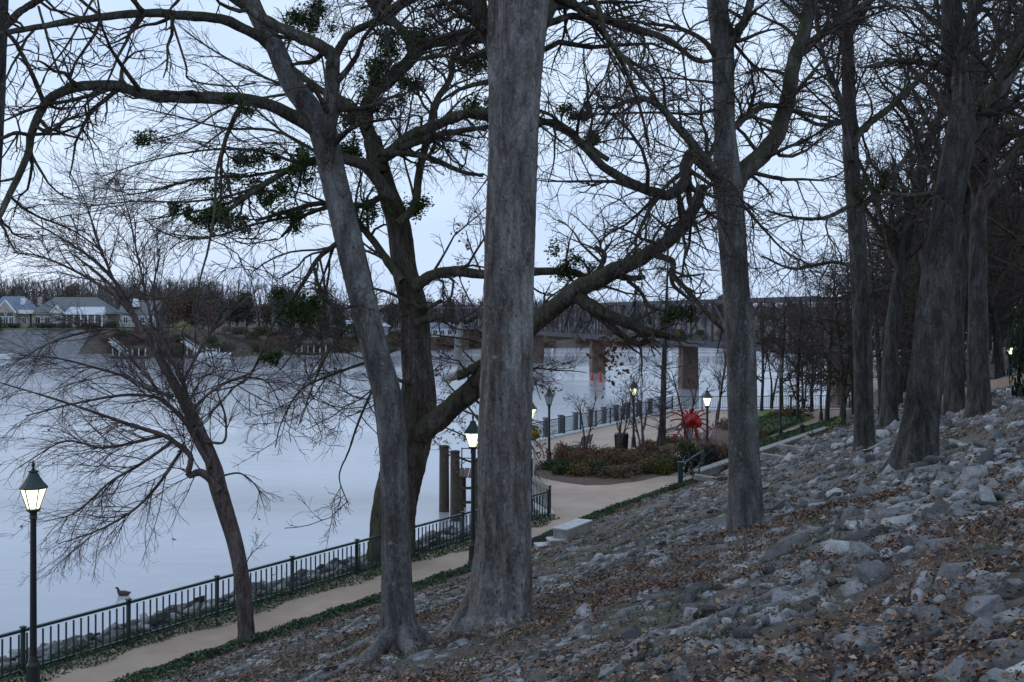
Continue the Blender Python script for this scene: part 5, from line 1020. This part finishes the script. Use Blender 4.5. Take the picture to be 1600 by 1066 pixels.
for k, (px, py, col, h_) in enumerate([(863, 556, "white_paint", 1.7), (935, 556, "white_paint", 1.7), (997, 556, "white_paint", 1.7), (1047, 557, "white_paint", 1.7), (632, 557, "white_paint", 1.6), (925, 594, "buoy_red", .9), (938, 597, "buoy_red", 1.5)]):
    p = flat(px, py, 0.0); root = empty("buoy", p); tag(root, ["white marker buoy nearest the stout trunk", "white marker buoy under the dry leaf cluster", "white marker buoy left of the bald cypress", "white marker buoy right of the bald cypress", "white marker buoy left of the mossy trunk", "small red buoy, left of the pair", "taller red buoy, right of the pair"][k], "buoy"); w = .3 if k < 5 else .22
    MB().lathe([(w * 1.6, -.2), (w * 1.6, .15), (w, .25)], 10).build("float", M[col], root); MB().lathe([(w, .2), (w * .8, h_ * .9), (w * .3, h_)], 10).build("column", M[col], root)

# ------------------------------------------------------------------ railway bridge
A0 = np.array([5.2, 221.0]); A1 = np.array([23.5, 145.0]); bd = unit(A1 - A0); bnrm = np.array([-bd[1], bd[0]]); SPAN = np.linalg.norm(A1 - A0) / 2
root = empty("railway_bridge", (A0[0], A0[1], 0)); tag(root, "long dark steel truss railway bridge on reddish stone piers across the river", "bridge"); S0, S1 = -6, 3; ZB, ZT = 6.2, 11.5
def bp(s_, o_, z): q = bd * s_ + bnrm * o_; return (q[0], q[1], z)
stl = M["rust_steel"]
for si in range(S0, S1):
    a, e = si * SPAN, (si + 1) * SPAN; npan = 6; pn = SPAN / npan
    MB().box((*((np.array(bp((a + e) / 2, 0, 0)))[:2]), ZB - .1), (SPAN, 4.2, .35), math.atan2(bd[1], bd[0])).build("deck", stl, root)
    for o_ in (-2.4, 2.4):
        MB().bar(bp(a, o_, ZB), bp(e - .2, o_, ZB), .5, .75).build("bottom_chord", stl, root); MB().bar(bp(a + pn * .1, o_, ZT), bp(e - pn * .1, o_, ZT), .45, .45).build("top_chord", stl, root)
        for k in range(npan + 1): MB().bar(bp(a + k * pn * .998 + .1, o_, ZB), bp(a + k * pn * .998 + .1, o_, ZT), .28).build("vertical", stl, root)
        for k in range(npan):
            q0, q1 = (ZB, ZT) if k >= npan / 2 else (ZT, ZB); MB().bar(bp(a + k * pn + .1, o_ + .05, q0), bp(a + (k + 1) * pn + .1, o_ + .05, q1), .2).build("diagonal", stl, root)
    for k in range(0, npan + 1, 2): MB().bar(bp(a + k * pn + .1, -2.4, ZT), bp(a + k * pn + .1, 2.4, ZT), .25).build("cross_strut", stl, root)
    for a in ([a, e] if si == S1 - 1 else [a]):
        pr = MB(); rz = math.atan2(bd[1], bd[0]); q = bp(a, 0, 0); pr.box((q[0], q[1], 2.3), (1.7, 2.5, 7.0), rz, .9); pier = pr.build("pier", M["pier_stone"], root, bevel=.15); MB().box((q[0], q[1], 5.75), (2.0, 4.8, .4), rz).build("pier_cap", M["pier_stone"], pier)

# ------------------------------------------------------------------ far bank
bank_px = [(-900, 575), (-300, 565), (0, 561), (300, 559), (430, 556), (520, 552), (600, 549), (760, 545), (1000, 543), (1300, 541), (1900, 540)]
BW = np.array([[(px - 800) / F * (F * CAMZ / (py - HZ)), F * CAMZ / (py - HZ)] for px, py in bank_px]); BW = resample(BW, 60); bt = unit(np.gradient(BW, axis=0)); bn = np.stack([-bt[:, 1], bt[:, 0]], -1)
def bank_h(i, t):
    left = np.clip((-40 - BW[i, 0]) / 30, 0, 1); return np.interp(t, [-6, 0, 4, 14, 30, 90, 250, 700], [-1.6, .05, 1.8, 3.0 + 3.2 * left, 4.2 + 2.9 * left, 7.5 + 1.0 * left, 12, 18])
tv = np.array([-6, 0, 2, 4, 8, 14, 22, 30, 50, 90, 160, 250, 450, 700]); V = []
for i in range(60):
    for t in tv: q = BW[i] + bn[i] * t * (1 if t < 60 else 1.0); V.append((q[0], q[1] , bank_h(i, t)))
k = len(tv); Fq = [(i * k + j, (i + 1) * k + j, (i + 1) * k + j + 1, i * k + j + 1) for i in range(59) for j in range(k - 1)]; Fm = []
fb = link("far_bank", mesh_from("far_bank", V, Fq, True), M["far_bank_soil"]); tag(fb, kind="structure"); fb.data.materials.append(M["bank_riprap"]); fb.data.materials.append(M["lawn"])
for p in fb.data.polygons:
    c_ = p.center; px_c = 800 + c_.x / c_.y * F; j = p.index % (k - 1)
    if px_c < 150 and 1 <= j <= 4: p.material_index = 1
    elif px_c < 300 and 5 <= j <= 8: p.material_index = 2
def bank_pt(px, t):
    i = int(np.argmin(np.abs((800 + BW[:, 0] / BW[:, 1] * F) - px))); q = BW[i] + bn[i] * t; Yq = q[1]; return np.array([(px - 800) * Yq / F, Yq, float(bank_h(i, t))])
SPEC_F = [dict(dens=1.5, ratio=.5, lmin=.9, lmax=3.2, ang=(25, 60), m=5, wob=.15, t0=.1, rfac=.6, rmax=.07, rtip=.035, up=.12), dict(dens=2.3, ratio=.55, lmin=.6, lmax=1.7, ang=(25, 60), m=4, wob=.18, rfac=.7, rmax=.035, rtip=.022)]
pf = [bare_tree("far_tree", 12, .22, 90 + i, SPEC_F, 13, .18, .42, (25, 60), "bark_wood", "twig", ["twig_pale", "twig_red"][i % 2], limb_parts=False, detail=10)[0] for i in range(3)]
def far_evergreen(seed, mat, tall):
    root = empty("far_evergreen"); r = np.random.default_rng(seed); n = 2200; L = np.stack([r.normal(0, 1.5, 26), r.normal(0, 1.5, 26), r.uniform(2, 9.5, 26)], -1); L[:, :2] *= (1.25 - L[:, 2:3] / 11); p = L[r.integers(0, 26, n)] + r.normal(0, .75, (n, 3)); V, Fc = leaf_cards(p, np.full(n, .7), .6, r); link("crown", mesh_from("crown", V, Fc), M[mat], root)["kind"] = "stuff"; MB().lathe([(.3, -.3), (.2, 4), (.06, 9)], 8).build("trunk", M["bark_dark"], root); return root
pe = [far_evergreen(1, "far_leaf", 1), far_evergreen(2, "far_russet", 1), far_evergreen(3, "far_leaf", 1)]
uF = {}; r_ = np.random.default_rng(44)
for k in range(150):
    px = r_.uniform(-60, 1330); t = r_.uniform(16, 75)
    if px < 260: t = r_.uniform(62, 130)
    p = bank_pt(px, t); kind = r_.random(); fs_ = .62 if px > 760 else 1.0
    if kind < .62: place(pf[int(r_.integers(0, 3))], uF, p[:2], r_.uniform(.8, 1.25) * fs_, r_.uniform(0, 6), "grey bare tree in the belt of trees across the river", "tree", "bare trees across the river", z=p[2] - .2)
    elif kind < .85: place(pe[0 if r_.random() < .5 else 2], uF, p[:2], r_.uniform(.55, 1.0) * fs_, r_.uniform(0, 6), "dull green evergreen in the belt of trees across the river", "tree", "evergreens across the river", z=p[2] - .2)
    else: place(pe[1], uF, p[:2], r_.uniform(.6, 1.05), r_.uniform(0, 6), "russet tree in the belt of trees across the river", "tree", "russet trees across the river", z=p[2] - .2)
ORD = ["leftmost ", "second from left ", "third from left ", "fourth from left ", "fifth from left ", "rightmost "]; q6 = [440, 452, 478, 505, 530, 560]; q3 = [270, 300, 330]
for px, t, s in [(452, 9, .7), (478, 12, .75), (505, 10, .65), (530, 11, .7), (440, 20, .9), (560, 14, .8), (270, 20, .8), (300, 26, .95), (330, 16, .7)]:
    p = bank_pt(px, t); place(pe[0] if px > 400 else pe[1], uF, p[:2], s, px, ORD[q6.index(px)] + "evergreen standing low by the far water's edge" if px > 400 else ["leftmost ", "middle ", "rightmost "][q3.index(px)] + "russet tree right of the far houses", "tree", "waterside evergreens across the river" if px > 400 else "russet trees by the far houses", z=p[2] - .2)
ub = 0
for k in range(90):
    px = r_.uniform(150, 1180); p = bank_pt(px, r_.uniform(0.5, 20)); src = SP["brown"] if r_.random() < .7 else SP["green"]; o = copy_tree(src); w_ = r_.uniform(2.2, 4.5); o.location = tuple(p); o.scale = (w_, w_, r_.uniform(1.6, 3.4)); o.rotation_euler = (0, 0, k); nm = "brown" if src is SP["brown"] else "green"; tag(o, nm + " bush overhanging the far water's edge", "shrub", nm + " bushes along the far shore")
# wood that closes the view behind them
N_ = 3000; px = r_.uniform(-150, 1700, N_); ii = np.array([np.argmin(np.abs((800 + BW[:, 0] / BW[:, 1] * F) - x)) for x in px]); t = r_.uniform(70, 190, N_); q = BW[ii] + bn[ii] * t[:, None] + r_.normal(0, 3, (N_, 2)); z0 = np.interp(t, [70, 90, 250], [6.5, 8, 12]); hh = r_.uniform(7, 13, N_) * np.where(px > 760, .55, 1.0)
Pt = np.zeros((N_, 4, 3)); dr = r_.normal(0, .22, (N_, 2))
for j in range(4): Pt[:, j, :2] = q + dr * hh[:, None] * j / 3 + r_.normal(0, .35, (N_, 2)); Pt[:, j, 2] = z0 + hh * j / 3 * r_.uniform(.95, 1.05, N_)
V, Fq = tubes(Pt, np.linspace(.2, .06, 4)[None, :] * np.ones((N_, 1)), 3); P2, R2 = spawn(Pt, np.full((N_, 4), .1), 4, 3.4, ang=(25, 55), m=3, wob=.2, rfac=.6, rtip=.04, t0=.4, rng=r_); V2, F2 = tubes(P2, R2, 3)
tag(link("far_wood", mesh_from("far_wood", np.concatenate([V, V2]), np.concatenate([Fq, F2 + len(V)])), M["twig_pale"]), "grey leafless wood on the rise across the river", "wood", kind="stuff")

# houses
def gable(mb_, x0, x1, y0, y1, z0, zr, ov=.3, along='y'):
    if along == 'y': xm = (x0 + x1) / 2; V = [(x0 - ov, y0 - ov, z0), (x1 + ov, y0 - ov, z0), (xm, y0 - ov, zr), (x0 - ov, y1 + ov, z0), (x1 + ov, y1 + ov, z0), (xm, y1 + ov, zr)]; Fc = [(0, 1, 2), (5, 4, 3), (0, 2, 5, 3), (1, 4, 5, 2), (0, 3, 4, 1)]
    else: ym = (y0 + y1) / 2; V = [(x0 - ov, y0 - ov, z0), (x0 - ov, y1 + ov, z0), (x0 - ov, ym, zr), (x1 + ov, y0 - ov, z0), (x1 + ov, y1 + ov, z0), (x1 + ov, ym, zr)]; Fc = [(2, 1, 0), (3, 4, 5), (0, 3, 5, 2), (1, 2, 5, 4), (0, 1, 4, 3)]
    return mb_.add(V, Fc)
def hip(mb_, x0, x1, y0, y1, z0, zr, ins, ov=.5):
    ym = (y0 + y1) / 2; return mb_.add([(x0 - ov, y0 - ov, z0), (x1 + ov, y0 - ov, z0), (x1 + ov, y1 + ov, z0), (x0 - ov, y1 + ov, z0), (x0 + ins, ym, zr), (x1 - ins, ym, zr)], [(0, 1, 5, 4), (1, 2, 5), (2, 3, 4, 5), (3, 0, 4), (3, 2, 1, 0)])
def win(root, x, y, z, w, h, arch=False, frame=.14):
    f = MB().box((x, y - .06, z), (w + frame * 2, .12, h + frame * 2)).build("window", M["white_paint"], root); MB().box((x, y - .13, z), (w, .06, h)).build("pane", M["window_glass"], f)
    MB().box((x, y - .17, z), (.06, .04, h)).build("mullion", M["white_paint"], f)
def arch_win(root, x, y, z, w):
    f = MB().add([(x + (w / 2 + .15) * math.cos(a), y - .1, z + (w / 2 + .15) * math.sin(a)) for a in np.linspace(0, math.pi, 12)], [tuple(range(12))]).build("arched_window", M["white_paint"], root); MB().add([(x + w / 2 * math.cos(a), y - .14, z + w / 2 * math.sin(a)) for a in np.linspace(0, math.pi, 12)], [tuple(range(12))]).build("pane", M["window_glass"], f)
    for a in (math.pi / 3, 2 * math.pi / 3): MB().bar((x, y - .17, z), (x + w / 2 * math.cos(a), y - .17, z + w / 2 * math.sin(a)), .1).build("mullion", M["white_paint"], f)
SX = .156
def house(px, t, label):
    p = bank_pt(px, t); p[2] = 7.0; p[1] = 262; p[0] = (px - 800) * 262 / F; r = empty("house", p); tag(r, label, "house"); return r
h1 = house(15, 30, "cream house with a tall glazed gable at the left edge across the river")
MB().box((0, 3.5, 1.3), (9.6, 7, 3.2)).build("wall", M["wall_tan"], h1); MB().box((0, -.9, 1.5), (4.4, 2, 3.4)).build("gable_wall", M["wall_tan"], h1); o = hip(MB(), -6, 4.8, 0, 7, 2.9, 7.2, 2.8).build("roof", M["roof_blue"], h1); o2 = gable(MB(), -2.2, 2.2, -1.9, 3, 3.2, 6.1).build("gable_roof", M["roof_blue"], h1); MB().add([(-2.1, -2.23, 3.22), (2.1, -2.23, 3.22), (0, -2.23, 5.9)], [(0, 1, 2)]).build("gable_panel", M["wall_tan"], o2)
for s_ in (-1, 1): MB().bar((s_ * 2.55, -2.26, 3.15), (0, -2.26, 6.15), .3).build("barge_board", M["white_paint"], o2)
MB().box((2.4, 2, 5.2), (.9, .9, 3)).build("chimney", M["white_paint"], o)
for x in (-1.35, 0, 1.35): win(h1, x, -1.9, 1.2, 1.0, 1.9)
arch_win(h1, 0, -1.92, 2.45, 3.7); win(h1, 3.6, 0, 1.3, 1.0, 1.3); MB().box((4.2, -.6, 3.4), (3.2, 1.6, .9)).build("balcony", M["white_paint"], h1)
h2 = house(108, 30, "large house with a broad grey hipped roof and white columned porch across the river")
MB().box((0, 4, 1.3), (18, 8, 3.2)).build("wall", M["wall_tan"], h2); o = hip(MB(), -9.5, 9.2, 0, 9, 2.9, 7.0, 4.2, .6).build("roof", M["roof_grey"], h2); MB().box((-2.2, -.7, 1.4), (2.6, 1.6, 3.2)).build("gable_wall", M["wall_grey"], h2); o2 = gable(MB(), -3.6, -.8, -1.5, 3, 3.0, 4.9).build("gable_roof", M["roof_grey"], h2); MB().add([(-3.5, -1.83, 3.02), (-.9, -1.83, 3.02), (-2.2, -1.83, 4.75)], [(0, 1, 2)]).build("gable_panel", M["white_paint"], o2)
for s_ in (-1, 1): MB().bar((-2.2 + s_ * 1.75, -1.86, 2.95), (-2.2, -1.86, 4.95), .25).build("barge_board", M["white_paint"], o2)
arch_win(h2, -2.2, -1.55, 1.9, 1.3); MB().add([(-.6, -2.2, 2.75), (9.0, -2.2, 2.75), (8.4, .4, 4.6), (0, .4, 4.6), (-.6, .4, 2.75), (9.0, .4, 2.75)], [(0, 1, 2, 3), (0, 3, 4), (1, 5, 2), (0, 4, 5, 1)]).build("porch_roof", M["roof_pale"], h2)
for x in np.linspace(.2, 8.6, 6): MB().lathe([(.18, -.3), (.16, 2.7)], 10, (x, -1.9, 0)).build("column", M["white_paint"], h2)
for x in (1.9, 4.4, 6.9): win(h2, x, 0, 1.15, 1.5, 2.1)
for x in (-7.5, -5.2): win(h2, x, 0, 1.4, 1.1, 1.4)
MB().box((-8.3, 3, 6.0), (.8, .8, 2)).build("chimney", M["wall_tan"], o)
h3 = house(216, 34, "blue-grey roofed house with a small white gable half screened by twigs")
MB().box((0, 3.5, 1.3), (9, 7, 3.2)).build("wall", M["wall_grey"], h3); o = gable(MB(), -4.5, 4.5, 0, 7, 2.9, 6.2, .4, 'x').build("roof", M["roof_grey"], h3); o2 = gable(MB(), -2.4, -.4, -.5, 3.4, 4.6, 6.6).build("dormer", M["white_paint"], o)
for x in (-3, -1, 1, 3): win(h3, x, 0, 1.4, 1.0, 1.4)
h4 = house(560, 20, "long low pale building by the far end of the bridge"); h4.location = tuple(bank_pt(565, 24)); MB().box((0, 2, 1.2), (14, 5, 3)).build("wall", M["wall_grey"], h4); hip(MB(), -7, 7, -.5, 4.5, 2.7, 4.4, 2).build("roof", M["roof_pale"], h4)
for x in (-5, -2.5, 0, 2.5, 5): win(h4, x, -.5, 1.3, 1.1, 1.1)
h5 = house(703, 20, "white boathouse with a red base behind the mossy trunk"); h5.location = tuple(bank_pt(697, 3)); MB().box((0, 2, 3.4), (9, 4, 2.4)).build("wall", M["white_paint"], h5); MB().box((0, 2, 1.1), (9.2, 4.2, 2.2)).build("base", M["brick_wall"], h5); gable(MB(), -4.5, 4.5, 0, 4, 4.6, 6, .3, 'x').build("roof", M["roof_blue"], h5)
for x in (-3, -1, 1, 3): win(h5, x, 0, 3.4, 1, 1.1)
# gangways, docks and boats
for px, t0_, lab in [(198, 3, "sloping white gangway left, below the far houses"), (312, 3, "sloping white gangway right, with a moored boat"), (478, 1, "low white dock with posts on the far shore")]:
    p = bank_pt(px, 0); p[2] = 0; root = empty("dock", p); tag(root, lab, "dock"); MB().box((2, -3, .35), (8, 3, .5)).build("float_deck", M["timber"], root)
    if px != 478:
        MB().bar((-5, 4, 3.6), (1, -2, .8), 1.4, .25).build("gangway", M["dock_grey"], root)
        for o_ in (-.7, .7): MB().bar((-5 + o_ * .5, 4 + o_ * .5, 4.4), (1 + o_ * .5, -2 + o_ * .5, 1.6), .1).build("gangway_rail", M["dock_grey"], root)
    for x in np.linspace(-1.6, 5.6, 6): MB().lathe([(.16, -1), (.15, 2.2), (.05, 2.4)], 8, (x, -4.2, 0)).build("mooring_post", M["dock_grey"], root)
def boat(px, y_off, L_, label, rz=0.0):
    p = bank_pt(px, 0); root = empty("boat", (p[0], p[1] - y_off, 0), rz); tag(root, label, "boat"); st_ = np.linspace(0, 1, 9); V = []; prof_ = [(0, -.25), (.55, -.1), (.85, .5), (1.0, 1.05)]
    for s_ in st_:
        wdt = L_ * .17 * (1 - max(0, (s_ - .45) / .55) ** 2.2); sheer = .35 * s_ ** 2
        for sgn in (1, -1):
            for q, z in (prof_ if sgn == 1 else prof_[::-1]): V.append(((s_ - .5) * L_ + (.08 * L_ * max(0, z) if s_ == 1 else 0), sgn * q * wdt, z + sheer))
    n = 8; Fc = [(i * n + j, (i + 1) * n + j, (i + 1) * n + (j + 1) % n, i * n + (j + 1) % n) for i in range(8) for j in range(n)] + [tuple(range(n))]
    MB().add(V, Fc).build("hull", M["white_paint"], root, smooth=False); c_ = MB().box((-.06 * L_, 0, 1.6), (L_ * .38, L_ * .2, 1.2), 0, .82).build("cabin", M["white_paint"], root, bevel=.08)
    for s_ in (-1, 1): MB().box((-.06 * L_, s_ * L_ * .098, 1.75), (L_ * .26, .08, .4)).build("window", M["window_glass"], c_)
    MB().box((.13 * L_, 0, 1.75), (.08, L_ * .15, .45)).build("windscreen", M["window_glass"], c_); MB().bar((-.1 * L_, 0, 2.1), (-.1 * L_, 0, 3.3), .08).build("mast", M["white_paint"], root)
boat(4, 5, 8, "white motor boat moored at the left edge across the river"); boat(345, 6, 7, "white motor boat moored by the right gangway", .2); boat(597, 4, 6.5, "white cabin boat between the two leaning trunks", 1.3)
for k, px in enumerate([18, 60, 76, 96, 135, 150]):
    p = bank_pt(px, 26); o = SP["dark"] if "dark" not in uS else copy_tree(SP["dark"]); o.location = ((px - 800) * 255 / F, 255, 6.6); o.scale = (3, 1.5, 1.6); o.rotation_euler = (0, 0, k); tag(o, ORD[k] + "clipped dark hedge shrub in front of the far houses", "shrub", "hedge shrubs in front of the far houses")
p = np.array([(-8 - 800) * 250 / F, 250, 5.6]); o = copy_tree(SP["green"]); o.location = tuple(p); o.scale = (2.6, 2.6, 5); tag(o, "green evergreen at the left edge before the far houses", "shrub")
print("twig tris", TW_COUNT[0])
